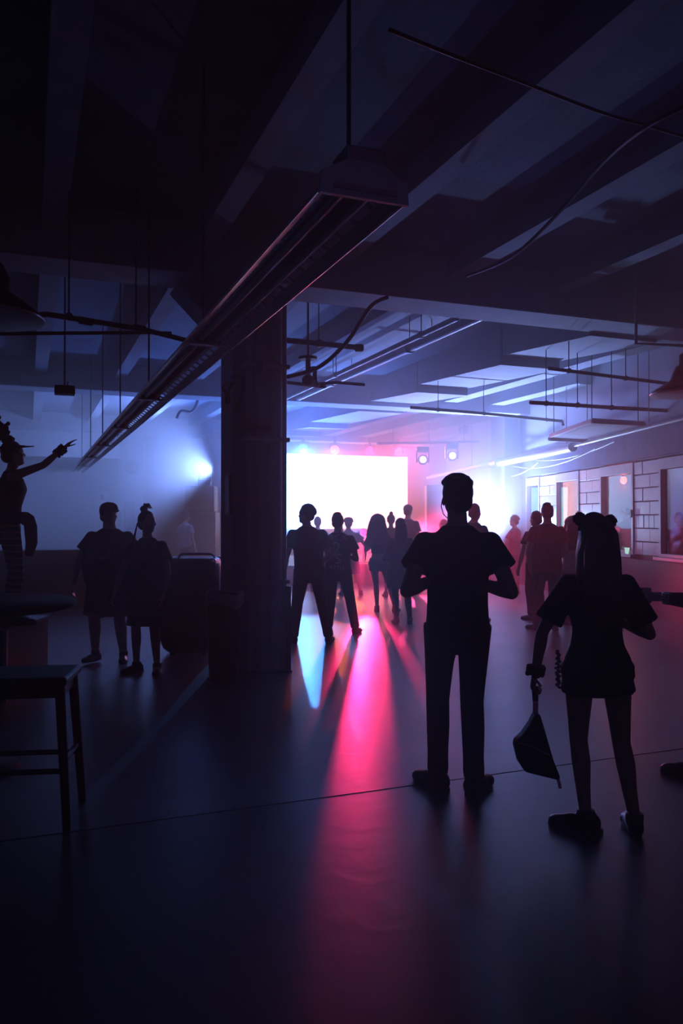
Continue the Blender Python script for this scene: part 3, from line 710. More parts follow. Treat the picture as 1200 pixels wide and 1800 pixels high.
def person(label, loc, H=1.75, face=0.0, female=False, bulk=0.0, lean=(0, 0), hipx=0.0, twist=0.0,
           feet=((-.10, 0, 12), (.10, 0, -12)), arms=None, head=(0, 0, 0), palm=None, curl=22,
           top='tee', top_mat=None, bottom='trousers', bottom_mat=None, hair='short', hair_mat=None, skin=None,
           hat=None, voxel=.012, shoes=True, base=0.0, group=None, eyes=False, sleeve=.55, hem=None, extra=None, knee_dir=None, lift=(0, 0), shoe_mat=None, slim=1.0, hipw=1.0):
    s = H / 1.75
    skin = skin or M_SKIN; top_mat = top_mat or F_BLACK; bottom_mat = bottom_mat or F_DENIM; hair_mat = hair_mat or F_HAIR
    root = thing('person', label, 'person', (loc[0], loc[1], loc[2] + base), -TH + math.radians(face), group)
    X = V(1, 0, 0)
    sw = (.155 if female else .185) * s * (1 + .10 * bulk) * (.97 if slim < 1 else 1); hw = (.088 if female else .092) * s * (1 + .2 * bulk) * hipw
    TL, SL = .415 * s, .40 * s
    pz = .925 * s
    ank = [V(f[0], f[1], .085 * s + lift[i]) for i, f in enumerate(feet)]
    hips = []
    while True:
        hips = [V(hipx - hw, 0, pz), V(hipx + hw, 0, pz)]
        if max((h - a).length for h, a in zip(hips, ank)) <= (TL + SL) * .992 or pz < .4: break
        pz -= .004
    drop = .925 * s - pz
    knees = []
    for i, (h, a) in enumerate(zip(hips, ank)):
        dv = a - h; L = min(dv.length, (TL + SL) * .999); q = (TL * TL - SL * SL + L * L) / (2 * L)
        hh = math.sqrt(max(0, TL * TL - q * q))
        pole = V(*(knee_dir[i] if knee_dir else (0, 1, 0)))
        dn = dv.normalized(); pole = (pole - dn * pole.dot(dn)).normalized()
        knees.append(h + dn * q + pole * hh)
    P0 = V(hipx, 0, pz)
    def sp(z):                       # spine point at standing height z (for the 1.75 m figure)
        t = (z * s - .925 * s) / (.50 * s); t = max(-.3, t)
        return V(hipx * (1 - max(0, min(1, t))) + lean[0] * max(0, t) + hipx * max(0, min(1, t)) , lean[1] * max(0, t), z * s - drop)
    def ax(z):
        t = max(0, min(1, (z - .95) / .45)); a = math.radians(twist) * t
        return V(math.cos(a), math.sin(a), 0), V(-math.sin(a), math.cos(a), 0)
    if female:
        prof = [(.80, .10, .09, -.01), (.86, .165, .105, -.015), (.93, .172, .115, -.015), (1.0, .15, .098, -.005), (1.07, .122, .085, 0), (1.14, .118, .082, .003), (1.22, .132, .095, .01), (1.29, .142, .112, .018), (1.36, .148, .098, .01), (1.41, .130, .080, -.002), (1.45, .088, .064, -.006), (1.485, .060, .056, -.004)]
    else:
        prof = [(.80, .10, .09, 0), (.86, .158, .102, -.006), (.93, .164, .108, -.006), (1.0, .155, .10, 0), (1.08, .146, .094, .002), (1.16, .15, .098, .004), (1.25, .164, .108, .008), (1.33, .174, .112, .008), (1.385, .174, .10, .002), (1.425, .152, .085, -.006), (1.46, .108, .072, -.010), (1.495, .070, .062, -.006)]
    if hipw != 1: prof = [(z, rx * (1 + (hipw - 1) * max(0, 1 - abs(z - .90) / .2)), ry, oy) for z, rx, ry, oy in prof]
    def bulkf(z): return 1 + bulk * max(0, 1 - abs(z - 1.10) / .42) if z < 1.50 else 1
    def torso(mb, grow, zs=None, ex=1.0, only=None):
        rings = []
        for z, rx, ry, oy in prof:
            if only and not (only[0] <= z <= only[1]): continue
            x, y = ax(z); b = bulkf(z)
            rings.append(ring(sp(z) + y * (oy + bulk * .10 * max(0, 1 - abs(z - 1.05) / .3)) * s, x * (rx * slim * b + grow) * s, y * (ry * b + grow) * s, 18))
        mb.loft(rings)
    # --- body
    B = MB(); torso(B, 0)
    neck0, neck1 = sp(1.44), sp(1.53) + V(0, .012 * s, 0)
    fn = .88 if female else 1.0
    B.loft([ring(neck0, X * .07 * s * fn * (1 + bulk * .5), V(0, 1, 0) * .064 * s * fn), ring(sp(1.49), X * .057 * s * fn * (1 + bulk * .4), V(0, 1, 0) * .058 * s * fn), ring(neck1 + V(0, 0, .03 * s), X * .053 * s * fn * (1 + bulk * .4), V(0, 1, 0) * .056 * s * fn)])
    HM = Matrix.Rotation(math.radians(head[0]), 4, 'Z') @ Matrix.Rotation(math.radians(head[1]), 4, 'X') @ Matrix.Rotation(math.radians(head[2]), 4, 'Y')
    hs = s if H > 1.65 else s * (1.75 / H) ** .45
    def hp(x, y, z): return neck1 + HM @ V(x * hs, y * hs, z * hs)
    HR = HM.to_3x3()
    def he(x, y, z, rx, ry, rz, nu=16, nv=11, mb=None): (mb or B).ell(hp(x, y, z), (rx * hs, ry * hs, rz * hs), HM, nu, nv)
    fb = 1 + bulk * .22
    he(0, .002, .128, .077 * fb, .093, .092)                  # cranium
    he(0, .030, .075, .062 * fb, .068, .075)                  # face
    he(0, .052, .030, .044 * fb, .044, .036)                  # jaw and chin
    he(0, .082, .018, .020, .018, .016, 10, 7)
    B.loft([ring(hp(0, .088, .118), HR @ X * .008 * hs, HR @ V(0, .008, 0) * hs, 8), ring(hp(0, .110, .080), HR @ X * .014 * hs, HR @ V(0, .012, 0) * hs, 8), ring(hp(0, .096, .070), HR @ X * .013 * hs, HR @ V(0, .008, 0) * hs, 8)])  # nose
    he(0, .084, .127, .045, .014, .010, 12, 7)                # brow
    he(0, .090, .050, .024, .010, .006, 10, 6); he(0, .089, .040, .021, .011, .007, 10, 6)   # lips
    for e in (-1, 1):
        he(e * .077 * fb, -.004, .092, .009, .020, .031, 10, 8)     # ears
        he(e * .045, .070, .085, .022, .016, .018, 10, 7)           # cheeks
    # arms
    if arms is None: arms = (((-.24, .0, 1.12), (-.25, .08, .86)), ((.24, .0, 1.12), (.25, .08, .86)))
    shx, shy = ax(1.40); shp = [sp(1.388) - shx * sw + V(0, -.005, 0), sp(1.388) + shx * sw + V(0, -.005, 0)]
    UL, FL = .295 * s, .255 * s
    elb, wri = [], []
    for i in (0, 1):
        if arms[i][0][2] > .7 * 1.405 * s and arms[i][0][2] > 1.5 * s: shp[i] = shp[i] + V(0, 0, .03 * s)
        e = shp[i] + (V(*arms[i][0]) - shp[i]).normalized() * UL
        w = e + (V(*arms[i][1]) - V(*arms[i][0])).normalized() * FL
        elb.append(e); wri.append(w)
        ar = (.86 if female else 1.0) * s * (1 + .14 * bulk)
        limb(B, [shp[i], shp[i].lerp(e, .25), shp[i].lerp(e, .6), e], [.055 * ar, .052 * ar, .046 * ar, .038 * ar])
        limb(B, [e, e.lerp(w, .25), e.lerp(w, .6), w], [.038 * ar, .041 * ar, .033 * ar, .025 * ar])
        B.ell(shp[i] * .85 + sp(1.40) * .15, (.062 * ar, .058 * ar, .058 * ar))
        d = (w - e).normalized()
        pn = V(*palm[i]) if palm and palm[i] else V(-1 if i else 1, .2, 0)
        cu = curl[i] if hasattr(curl, '__len__') else curl
        pnn = (pn - d * pn.dot(d)).normalized()
        sd = 1 if (d.cross(pnn)).dot(V(0, 1, .3)) > 0 else -1
        hand(B, w, d, pn, s * (.92 if female else 1.0), cu, sd)
    # legs
    lf = 1 + .3 * bulk; lr = (.93 if female else 1.0) * lf * s * slim
    for h, kn, a, f in zip(hips, knees, ank, feet):
        limb(B, [h + V(0, 0, .01), h.lerp(kn, .3), h.lerp(kn, .7), kn], [.092 * lr, .082 * lr, .065 * lr, .054 * lr])
        lw = kn.lerp(a, .3) + V(0, -.012 * s, 0)
        limb(B, [kn, lw, kn.lerp(a, .65), a], [.054 * lr, .056 * lr, .043 * lr, .034 * lr])
        ya = math.radians(f[2]); fd = V(-math.sin(ya), math.cos(ya), 0)
        z0 = a.z - .085 * s
        B.ell(a + V(0, 0, -.045 * s) - fd * .03 * s, (.032 * s, .036 * s, .038 * s))
        R = Matrix.Rotation(ya, 4, 'Z')
        B.ell(V(a.x, a.y, z0 + .035 * s) + fd * .075 * s, (.038 * s, .10 * s, .032 * s), R)
        for q in range(5):
            B.ell(V(a.x, a.y, z0 + .016 * s) + fd * (.165 - .010 * abs(q - 1)) * s + Matrix.Rotation(ya, 3, 'Z') @ V((-.028 + .014 * q) * s, 0, 0), (.009 * s, .022 * s, .010 * s), R, 8, 6)
    blob('body', B, voxel, skin, root, 2, 0.0 if base == 0 else None)
    # --- clothes
    cv = max(voxel, .009) * 1.15
    parts = {}
    if top:
        T = MB(); g = .016
        hz = hem if hem is not None else (.88 if top == 'tee' else 1.08)
        rings = []
        zs = [z for z in ((1.485 if not female else 1.475), 1.45, 1.42, 1.385, 1.35, 1.30, 1.22, 1.14, 1.06, .99, .93, .86, .80, .74, .68) if z > hz] + [hz]
        def at(z):
            if z < prof[0][0] + .09: z_ = prof[0][0] + .09
            else: z_ = z
            for (a0, *A), (b0, *Bq) in zip(prof, prof[1:]):
                if a0 <= z_ <= b0:
                    u = (z_ - a0) / (b0 - a0); return [p + (q - p) * u for p, q in zip(A, Bq)]
            return prof[-1][1:]
        for z in reversed(zs):
            rx, ry, oy = at(z); x, y = ax(z); b = bulkf(z)
            if top in ('tee', 'loose') and z < 1.3:
                lo = .004 + (.012 if top == 'tee' else .04)
                chest = at(1.30); rx = max(rx, chest[0] * (.90 if not female else .86)) + lo; ry = max(ry, chest[1] * .86) + lo
            gg = g if z < 1.44 else .010
            rings.append(ring(sp(z) + y * (oy + bulk * .10 * max(0, 1 - abs(z - 1.05) / .3)) * s, x * (rx * slim * b + gg) * s, y * (ry * b + gg) * s, 20))
        T.loft(rings)
        if top != 'tank':
            for i in (0, 1):
                ar = (.88 if female else 1.0) * s * (1 + .14 * bulk)
                e = elb[i]; q = shp[i].lerp(e, sleeve)
                if sleeve <= 1:
                    T.tube([shp[i] * .7 + sp(1.40) * .3, shp[i], shp[i].lerp(e, sleeve * .5), q], [.058 * ar, .066 * ar, .076 * ar, .090 * ar], 16)
                else:
                    w = wri[i]
                    T.tube([shp[i] * .7 + sp(1.40) * .3, shp[i], shp[i].lerp(e, .6), e, e.lerp(w, .5), e.lerp(w, .97)], [.058 * ar, .066 * ar, .062 * ar, .055 * ar, .048 * ar, .036 * ar], 16)
                    T.ell(e, (.055 * ar,) * 3)
                T.ell(shp[i], (.066 * ar,) * 3)
        else:
            for sx in (-1, 1):
                T.tube([sp(1.40) + V(sx * .085 * s, .085 * s, -.03), sp(1.45) + V(sx * .085 * s, 0, .012), sp(1.40) + V(sx * .085 * s, -.085 * s, -.02)], [.03 * s] * 3, 10)
        parts['top'] = blob('t_shirt' if top in ('tee', 'loose') else ('crop_top' if top == 'crop' else ('tank_top' if top == 'tank' else 'jacket')), T, cv, top_mat, root, 2, None, .4)
    if bottom in ('trousers', 'shorts', 'hotpants', 'leggings'):
        T = MB(); g = .014 if bottom != 'leggings' else .008
        rings = []
        for z in (.79, .84, .90, .96, 1.02):
            for (a0, *A), (b0, *Bq) in zip(prof, prof[1:]):
                if a0 <= max(z, .801) <= b0:
                    u = (max(z, .801) - a0) / (b0 - a0); rx, ry, oy = [p + (q - p) * u for p, q in zip(A, Bq)]; break
            x, y = ax(z); b = bulkf(z)
            rings.append(ring(sp(z) + V(0, oy * s, 0), X * (rx * slim * b + g) * s, V(0, 1, 0) * (ry * b + g) * s, 18))
        T.loft(rings)
        for h, kn, a in zip(hips, knees, ank):
            if bottom == 'trousers':
                lw = kn.lerp(a, .35) + V(0, -.012 * s, 0)
                T.tube([h + V(0, 0, .02), h.lerp(kn, .35), h.lerp(kn, .75), kn, lw, kn.lerp(a, .75), kn.lerp(a, .93), kn.lerp(a, 1.02)],
                       [.100 * lr + .008, .094 * lr, .080 * lr, .073 * lr, .071 * lr, .064 * lr, .066 * lr, .060 * lr], 16)
                T.ell(kn, (.073 * lr,) * 3)
            elif bottom == 'leggings':
                lw = kn.lerp(a, .3) + V(0, -.012 * s, 0)
                T.tube([h + V(0, 0, .02), h.lerp(kn, .3), h.lerp(kn, .7), kn], [.096 * lr, .088 * lr, .071 * lr, .060 * lr], 16)
                T.tube([kn, lw, kn.lerp(a, .65), a], [.060 * lr, .062 * lr, .049 * lr, .040 * lr], 16); T.ell(kn, (.06 * lr,) * 3)
            else:
                u = .95 if bottom == 'shorts' else .30
                T.tube([h + V(0, 0, .02), h.lerp(kn, u * .5), h.lerp(kn, u)], [.100 * lr + .008, .098 * lr + (.012 if bottom == 'shorts' else 0), (.092 if bottom == 'shorts' else .094) * lr + .012], 16)
        parts['bottom'] = blob({'trousers': 'trousers', 'leggings': 'leggings'}.get(bottom, 'shorts'), T, cv, bottom_mat, root, 2, .012 if base == 0 else None, .4)
    elif bottom == 'skirt':
        T = MB(); T.loft([ring(sp(z), X * r * s, V(0, 1, 0) * (r * .78) * s, 20) for z, r in ((.62, .235), (.72, .22), (.84, .195), (.95, .185), (1.03, .15), (1.06, .14))])
        parts['bottom'] = blob('skirt', T, cv, bottom_mat, root, 2, None, .4)
    if shoes:
        for a, f in zip(ank, feet):
            T = MB(); ya = math.radians(f[2]); fd = V(-math.sin(ya), math.cos(ya), 0); R = Matrix.Rotation(ya, 4, 'Z'); z0 = a.z - .085 * s
            g0 = V(a.x, a.y, z0)
            T.ell(g0 - fd * .03 * s + V(0, 0, .045 * s), (.044 * s, .055 * s, .055 * s), R); T.ell(g0 + fd * .06 * s + V(0, 0, .03 * s), (.046 * s, .10 * s, .052 * s), R)
            T.ell(g0 + fd * .135 * s + V(0, 0, .025 * s), (.050 * s, .072 * s, .040 * s), R)
            T.tube([g0 + V(0, 0, .05 * s), g0 + V(0, -.004, .115 * s)], [.048 * s, .050 * s], 14)
            o = blob('shoe', T, .010, shoe_mat or F_SHOE, root, 2)
            lo = z0 + .012 * s
            for v in o.data.vertices:
                if v.co.z < lo: v.co.z = lo
            sl = MB(); out = []
            for q in range(18):
                b_ = 2 * math.pi * q / 18; c, n_ = math.cos(b_), math.sin(b_)
                out.append(g0 + fd * (.055 + .15 * n_) * s + (R.to_3x3() @ X) * c * (.047 + .006 * n_ - .006 * abs(n_)) * s)
            sl.loft([[p + V(0, 0, .001) for p in out], [p + V(0, 0, .02 * s) for p in out]])
            obj('sole', sl, F_SOLE, o, smooth=True)
    # --- hair and headgear
    Hh = MB()
    if hair:
        he(0, -.010, .138, .086 * fb, .095, .092, mb=Hh)
        he(0, -.050, .085, .074 * fb, .054, .062, mb=Hh)
        if hair == 'short':
            for q in range(26):
                a_ = random.uniform(0, 6.28); b_ = random.uniform(.1, 1.15)
                he(.066 * math.sin(b_) * math.cos(a_), -.012 + .082 * math.sin(b_) * math.sin(a_), .15 + .085 * math.cos(b_), .024, .025, .016, 8, 6, Hh)
        if hair == 'quiff':
            for q in range(30):
                a_ = random.uniform(0, 6.28); b_ = random.uniform(.2, 1.2)
                he(.078 * math.sin(b_) * math.cos(a_), -.0 + .08 * math.sin(b_) * math.sin(a_), .155 + .075 * math.cos(b_), .024, .026, .020, 8, 6, Hh)
            he(.01, .05, .215, .06, .04, .028, mb=Hh)
        if hair in ('curly', 'big'):
            rr = 1.0 if hair == 'curly' else 1.25
            for q in range(60 if hair == 'curly' else 90):
                a_ = random.uniform(0, 6.28); b_ = random.uniform(.05, 1.75 if hair == 'curly' else 2.3)
                y_ = -.02 + .09 * rr * math.sin(b_) * math.sin(a_)
                if y_ > .055 and b_ > 1.0: continue
                he(.086 * rr * math.sin(b_) * math.cos(a_), y_, .125 + .095 * rr * math.cos(b_), .028 * rr, .028 * rr, .026 * rr, 8, 6, Hh)
        if hair in ('long', 'big', 'hood'):
            ln = {'long': .36, 'big': .30, 'hood': .20}[hair]; wd = {'long': .085, 'big': .165, 'hood': .09}[hair]
            top_ = hp(0, -.03, .14)
            rings = []
            for u in (0, .25, .5, .75, 1):
                c = top_ + V(0, -.052 - .02 * u, -(ln + .10) * u * hs) * 1.0
                r_ = wd * (.85 + .3 * math.sin(u * 2.4)) * (1.0 if u < 1 else .85)
                rings.append(ring(c, X * r_ * hs, V(0, 1, 0) * (.065 - .02 * u) * hs, 16))
            Hh.loft(rings)
        if hair == 'bun':
            he(.0, -.05, .245, .042, .042, .040, mb=Hh)
        if hair == 'buns2':
            for e in (-1, 1): he(e * .06, -.03, .235, .04, .04, .04, mb=Hh)
        parts['hair'] = blob('hair', Hh, max(.008, voxel * .8), hair_mat, root, 1, None, .4)
    if hat:
        kind, hyaw, hm = hat
        Q = Matrix.Rotation(math.radians(hyaw), 4, 'Z')
        T = MB(); rings = []
        for z, r in ((.135, 1.0), (.165, 1.0), (.195, .94), (.22, .80), (.238, .5), (.243, .1)):
            rings.append([hp(*(Q @ V(.088 * fb * r * math.cos(a), .002 + .106 * r * math.sin(a), z))) for a in [2 * math.pi * q / 24 for q in range(24)]])
        T.loft(rings)
        c = obj('cap' if kind == 'cap' else 'beanie', T, hm, root, smooth='all')
        if kind == 'cap':
            T = MB(); up, lo = [], []
            for q in range(13):
                a = math.radians(20 + 140 * q / 12); up.append(hp(*(Q @ V(.088 * fb * math.cos(a), .10 * math.sin(a), .150))))
            for q in reversed(range(13)):
                a = math.radians(20 + 140 * q / 12); up.append(hp(*(Q @ V(.090 * fb * math.cos(a), .10 * math.sin(a) + .075 * math.sin(math.pi * q / 12) ** .6, .140))))
            n_ = HM @ V(0, 0, .006)
            T.loft([up, [p + V(*n_[:]) for p in up]]); obj('cap_brim', T, hm, c)
    if eyes:
        for e in (-1, 1):
            T = MB(); he(e * .032, .083, .104, .013, .012, .009, 12, 8, T); ey = obj('eye', T, mat('eye_white', (.6, .58, .55), .2), root, smooth='all')
            T = MB(); he(e * .032, .0925, .104, .006, .004, .006, 10, 6, T); obj('iris', T, mat('eye_dark', (.03, .02, .015), .2), ey, smooth='all')
    ctx = dict(root=root, s=s, hp=hp, he=he, HM=HM, elb=elb, wri=wri, shp=shp, sp=sp, knees=knees, ank=ank, hips=hips, parts=parts, pz=pz)
    if extra: extra(ctx)
    return ctx

def shirt_print(ctx, lines, m, back=True):
    """lettering laid on the cloth: each entry text, height, centre z, x offset"""
    sh = ctx['parts']['top']; bvh = BVHTree.FromPolygons([v.co for v in sh.data.vertices], [p.vertices for p in sh.data.polygons])
    for txt, size, z, xo in lines:
        cu = bpy.data.curves.new('lettering', 'FONT'); cu.body = txt; cu.size = size; cu.align_x = 'CENTER'; cu.resolution_u = 3
        t = bpy.data.objects.new('lettering', cu); COL.objects.link(t)
        dg = bpy.context.evaluated_depsgraph_get(); dg.update()
        me = bpy.data.meshes.new_from_object(t.evaluated_get(dg)); bpy.data.objects.remove(t); bpy.data.curves.remove(cu)
        import bmesh
        bm = bmesh.new(); bm.from_mesh(me); bmesh.ops.triangulate(bm, faces=bm.faces)
        bmesh.ops.subdivide_edges(bm, edges=[e for e in bm.edges if e.calc_length() > size * .12], cuts=2, use_grid_fill=False)
        sg = 1 if back else -1
        for v in bm.verts:
            x, zz = v.co.x * sg + xo, v.co.y + z
            hit = bvh.ray_cast(V(x, -1.0 * sg, zz), V(0, sg, 0))
            v.co = V(x, (hit[0].y if hit[0] else 0) - sg * .004, zz)
        bm.to_mesh(me); bm.free(); me.name = 'lettering'; me.materials.clear()
        link('lettering', me, m, sh)

# --- the two nearest
person('tall slim person in black t-shirt seen from behind, elbows out, nearest right of centre', W(.655, 4.50), 1.80, 2,
       feet=((-.105, .05, 32), (.085, -.03, -38)), arms=(((-.285, -.10, 1.17), (-.06, .08, 1.24)), ((.275, -.10, 1.14), (.05, .08, 1.20))), head=(4, 3, 0), curl=40,
       palm=((1, 0, .3), (-1, 0, .3)), hair='quiff', voxel=.0065, bottom_mat=F_BLACK, hem=.86, slim=.90, sleeve=.52,
       extra=lambda c: obj('ear_cord', MB().tube([c['hp'](-.085, -.004, .10), c['hp'](-.092, -.01, .06), c['hp'](-.082, -.02, .02), c['hp'](-.06, -.035, -.005)], .0028, 6), M_CABLE, c['root']))

def woman_extra(c):
    root, hp, s = c['root'], c['hp'], c['s']
    # headband with two fluffy ears
    pts = [hp(.084 * math.cos(a), .01, .145 + .090 * math.sin(a)) for a in [math.pi * q / 16 for q in range(17)]]
    hb = obj('headband', MB().tube(pts, .008, 8), F_BLACK, root, smooth='all')
    for e in (-1, 1):
        m = MB(); cc = hp(e * .086, .0, .205 - (.012 if e > 0 else 0)); m.ell(cc, (.030, .026, .030))
        for q in range(70):
            u = V(random.gauss(0, 1), random.gauss(0, 1), random.gauss(0, 1)).normalized(); m.ell(cc + u * .027, (.008, .008, .008), None, 6, 5)
        obj('fluffy_ear', m, fabric('black_plush', (.012, .012, .013)), hb, smooth='all')
    # loose strands over the left shoulder
    m = MB()
    for q in range(42):
        u = q / 41; x0 = -.070 + .012 * u; y0 = -.03 + .085 * u
        x1 = -.105 + .05 * random.random() - .035 * (1 - u); z1 = -.10 - random.uniform(0, .06)
        pts = [hp(x0, y0, .15), hp(x0 - .012, y0, .10), hp((x0 + x1) / 2 - .012, y0 - .008, .03), hp(x1, y0 - .015, z1)]
        m.tube(pts, [.0030, .0034, .0032, .0012], 5)
    obj('loose_strands', m, F_LITHAIR, root, smooth='all')  # rim light on these strands is put into their paler colour
    m = MB()
    for q in range(110):
        x = random.uniform(-.083, .088); yb = -.10 + .03 * abs(x) / .08
        z1 = random.uniform(-.40, -.28)
        m.tube([hp(x * .8, yb + .03, .19), hp(x, yb, .12), hp(x * 1.05, yb - .012, .0), hp(x * 1.05 + random.uniform(-.008, .008), yb - .022, -.16), hp(x * .95 + random.uniform(-.012, .012), yb - .02, z1)], [.003, .004, .004, .0035, .001], 5)
    obj('hair_lengths', m, F_HAIR, root, smooth='all')
    # fluffy wristband and bangles
    w, e = c['wri'][0], c['elb'][0]; d = (w - e).normalized()
    m = MB()
    for q in range(60):
        a = random.uniform(0, 6.28); cc = w - d * random.uniform(.0, .05) + V(math.cos(a), math.sin(a), 0) * .036; m.ell(cc, (.013, .013, .011), None, 7, 5)
    obj('fluffy_wristband', m, fabric('black_plush', (.012, .012, .013)), root, smooth='all')
    w, e = c['wri'][1], c['elb'][1]; d = (w - e).normalized()
    u = d.cross(V(0, 0, 1)).normalized(); v = d.cross(u)
    for q in range(3):
        cc = w - d * (.02 + .018 * q)
        obj('bangle', MB().tube([cc + (u * math.cos(a) + v * math.sin(a)) * .036 for a in [6.2832 * k_ / 20 for k_ in range(21)]], .004, 6, False), M_CHROME, root, smooth='all')
    # ruffled trim down the side of the shorts
    m = MB()
    for q in range(26):
        z = c['pz'] + .085 - q * .007
        m.ell(V(-.186 - .006 * math.sin(q * 1.7), .02 + .012 * math.cos(q * 2.1), z), (.012, .014, .007), None, 8, 6)
    obj('ruffle_trim', m, mat('satin_trim', (.25, .2, .22), .25), root, smooth='all')
wom = person('long haired person with fluffy bear ears headband seen from behind at right', W(1.25, 3.90), 1.57, 0, female=True,
       feet=((-.05, .03, 62), (.175, -.01, -8)), arms=(((-.255, .0, 1.0), (-.285, .06, .74)), ((.235, -.02, 1.0), (.10, .20, 1.06))), head=(10, -4, 0),
       curl=(62, 45), palm=((1, 0, 0), (-1, 0, .4)), hipw=1.12, top='crop', hem=.985, sleeve=.78, bottom='hotpants', hair='long', voxel=.0065, extra=woman_extra, hipx=.0,
       skin=M_SKIN2, bottom_mat=F_DENIM)
# the bag she holds
hw_ = wom['root'].matrix_basis @ (wom['wri'][0] + V(0, .0, -.085))
bag = thing('belt_bag', 'black belt bag hanging by its strap from the hand of the person with bear ears', 'bag', hw_, -TH)
obj('strap', MB().loft([ring(V(0, 0, .03), V(.016, 0, 0), V(0, .003, 0), 10), ring(V(.002, 0, -.02), V(.015, 0, 0), V(0, .003, 0), 10), ring(V(.003, 0, -.05), V(.014, 0, 0), V(0, .003, 0), 10), ring(V(.004, 0, -.075), V(.014, 0, 0), V(0, .003, 0), 10)]), F_BLACK, bag, smooth='all')
obj('lit_strap_segment', MB().box((.003, 0, -.075), (.026, .010, .062)), mat('pink_lit_webbing', (.75, .45, .52), .6), bag, bevel=.002)  # pinkish light on the strap is put into its colour
poly = [(-.004, -.10), (.018, -.10), (.045, -.19), (.085, -.33), (.118, -.412), (.105, -.425), (.0, -.40), (-.055, -.385), (-.085, -.34), (-.105, -.26), (-.102, -.235), (-.065, -.20), (-.03, -.15)]
o = obj('pouch', MB().prism(poly, -.035, .035), fabric('black_nylon', (.012, .012, .015), .6), bag, bevel=.014)
obj('zip', MB().tube([V(-.09, -.037, -.24), V(-.02, -.041, -.26), V(.06, -.037, -.30)], .004, 6), M_STEEL, bag)
obj('strap_tail', MB().loft([ring(V(.108, 0, -.415), V(.010, 0, 0), V(0, .003, 0), 8), ring(V(.120, 0, -.45), V(.009, 0, 0), V(0, .003, 0), 8), ring(V(.124, 0, -.475), V(.008, 0, 0), V(0, .003, 0), 8)]), mat('pink_lit_webbing', (.75, .45, .52), .6), bag, smooth='all')

# --- the group by the column
person('tousled haired person in dark t-shirt in left profile just right of the column', W(-.395, 9.85), 1.745, 8,
       feet=((-.20, .0, 20), (.235, -.02, -20)), arms=(((-.27, -.02, 1.13), (-.30, .06, .88)), ((.24, .05, 1.12), (.12, .25, 1.0))), head=(58, 0, 0), hair='curly', voxel=.010, hem=.84, lean=(-.03, 0))
p2 = person('person in dark printed t-shirt seen from behind with arm bent, second right of the column', W(-.05, 10.72), 1.64, -8, bulk=.0,
       feet=((-.13, .02, 15), (.24, -.03, -15)), arms=(((-.24, .0, 1.05), (-.16, .16, .86)), ((.25, -.04, 1.02), (.10, .20, 1.06))), head=(-8, 4, 0), voxel=.010, hem=.83)
M_PRINT = mat('faded_white_print', (.30, .29, .33), .7, noise=.5, nscale=30)
shirt_print(p2, [('ACK', .135, 1.235, .015), ('2', .27, 1.04, .0), ('S', .20, .935, .02), ('ATELL', .082, .855, .01)], M_PRINT)
person('person with big loose hair in crop top and shorts, third right of the column', W(.58, 13.1), 1.62, -10, True, feet=((.0, .02, 10), (.30, -.02, -18)), hipx=.03,
       arms=(((-.17, .08, 1.08), (-.05, .26, 1.18)), ((.22, .0, 1.02), (.20, .14, .82))), head=(12, 6, -8), top='crop', hem=1.10, bottom='hotpants', hair='big', voxel=.012, sleeve=.5, bottom_mat=F_GREY, hair_mat=F_HAIR2)
person('person in loose hooded top and ankle boots, fourth right of the column', W(.86, 11.6), 1.56, 4, True, feet=((-.06, .0, 8), (.13, -.03, -10)),
       arms=(((-.22, -.02, .98), (-.12, .18, .95)), ((.22, -.02, .98), (.14, .2, .9))), top='loose', hem=.62, sleeve=1.2, bottom='leggings', hair='hood', voxel=.012, hair_mat=F_HAIR, top_mat=F_GREY, bottom_mat=F_BLACK)
person('hazy person in sideways cap and shorts facing the bright screen', W(.14, 15.9), 1.58, 5, feet=((-.13, 0, 10), (.24, 0, -14)), hat=('cap', 80, F_GREY), bottom='shorts', voxel=.016, bottom_mat=F_GREY, top_mat=F_PALE)
person('hazy person with hair down lit pale in front of the screen, behind the printed shirt', W(-.06, 17.2), 1.56, 165, True, head=(20, 0, 0), hair='long', voxel=.018, top='tank', hem=.95, bottom='shorts')
person('hazy short haired person at the stage edge right of the column', W(-.50, 16.7), 1.58, -5, voxel=.018, top_mat=F_PALE)
person('hazy person in strappy top with tied back hair at the stage edge', W(.97, 15.6), 1.64, 0, True, hair='bun', top='tank', hem=.95, voxel=.018, bottom='shorts')
person('person in backwards cap with bright glint, tallest in the hazy crowd by the stage', W(1.38, 16.6), 1.84, -30, hat=('cap', 180, F_GREY), voxel=.016, top_mat=F_GREY)
person('hazy person behind the left shoulder of the tallest near person', W(2.02, 15.7), 1.54, 60, True, hair='long', voxel=.018)
person('hazy short person right beside them before the dark speaker', W(2.38, 14.6), 1.50, 30, voxel=.018, top_mat=F_GREY)
person('person in profile peeking past the neck of the tallest near person', W(1.98, 11.9), 1.77, -50, voxel=.013, top_mat=F_NAVY)
person('hazy person standing by the far white pillar in a pale shirt', W(3.52, 16.2), 1.62, 55, voxel=.015, top_mat=F_GREY, arms=(((-.24, .05, 1.08), (-.05, .25, 1.05)), ((.24, .05, 1.08), (.1, .28, 1.02))), hair='curly')
person('person in plain red t-shirt seen from behind under the wall windows', W(2.83, 10.95), 1.765, -3, feet=((-.14, .02, 38), (.10, 0, -12)), voxel=.010, top_mat=F_RED,
       arms=(((-.25, -.02, 1.14), (-.20, .10, .90)), ((.24, .0, 1.12), (.12, .20, 1.0))), hem=.82)
person('person standing just behind the red t-shirt, only head and shoulder showing', W(2.96, 12.1), 1.66, 30, voxel=.014, top_mat=F_NAVY)
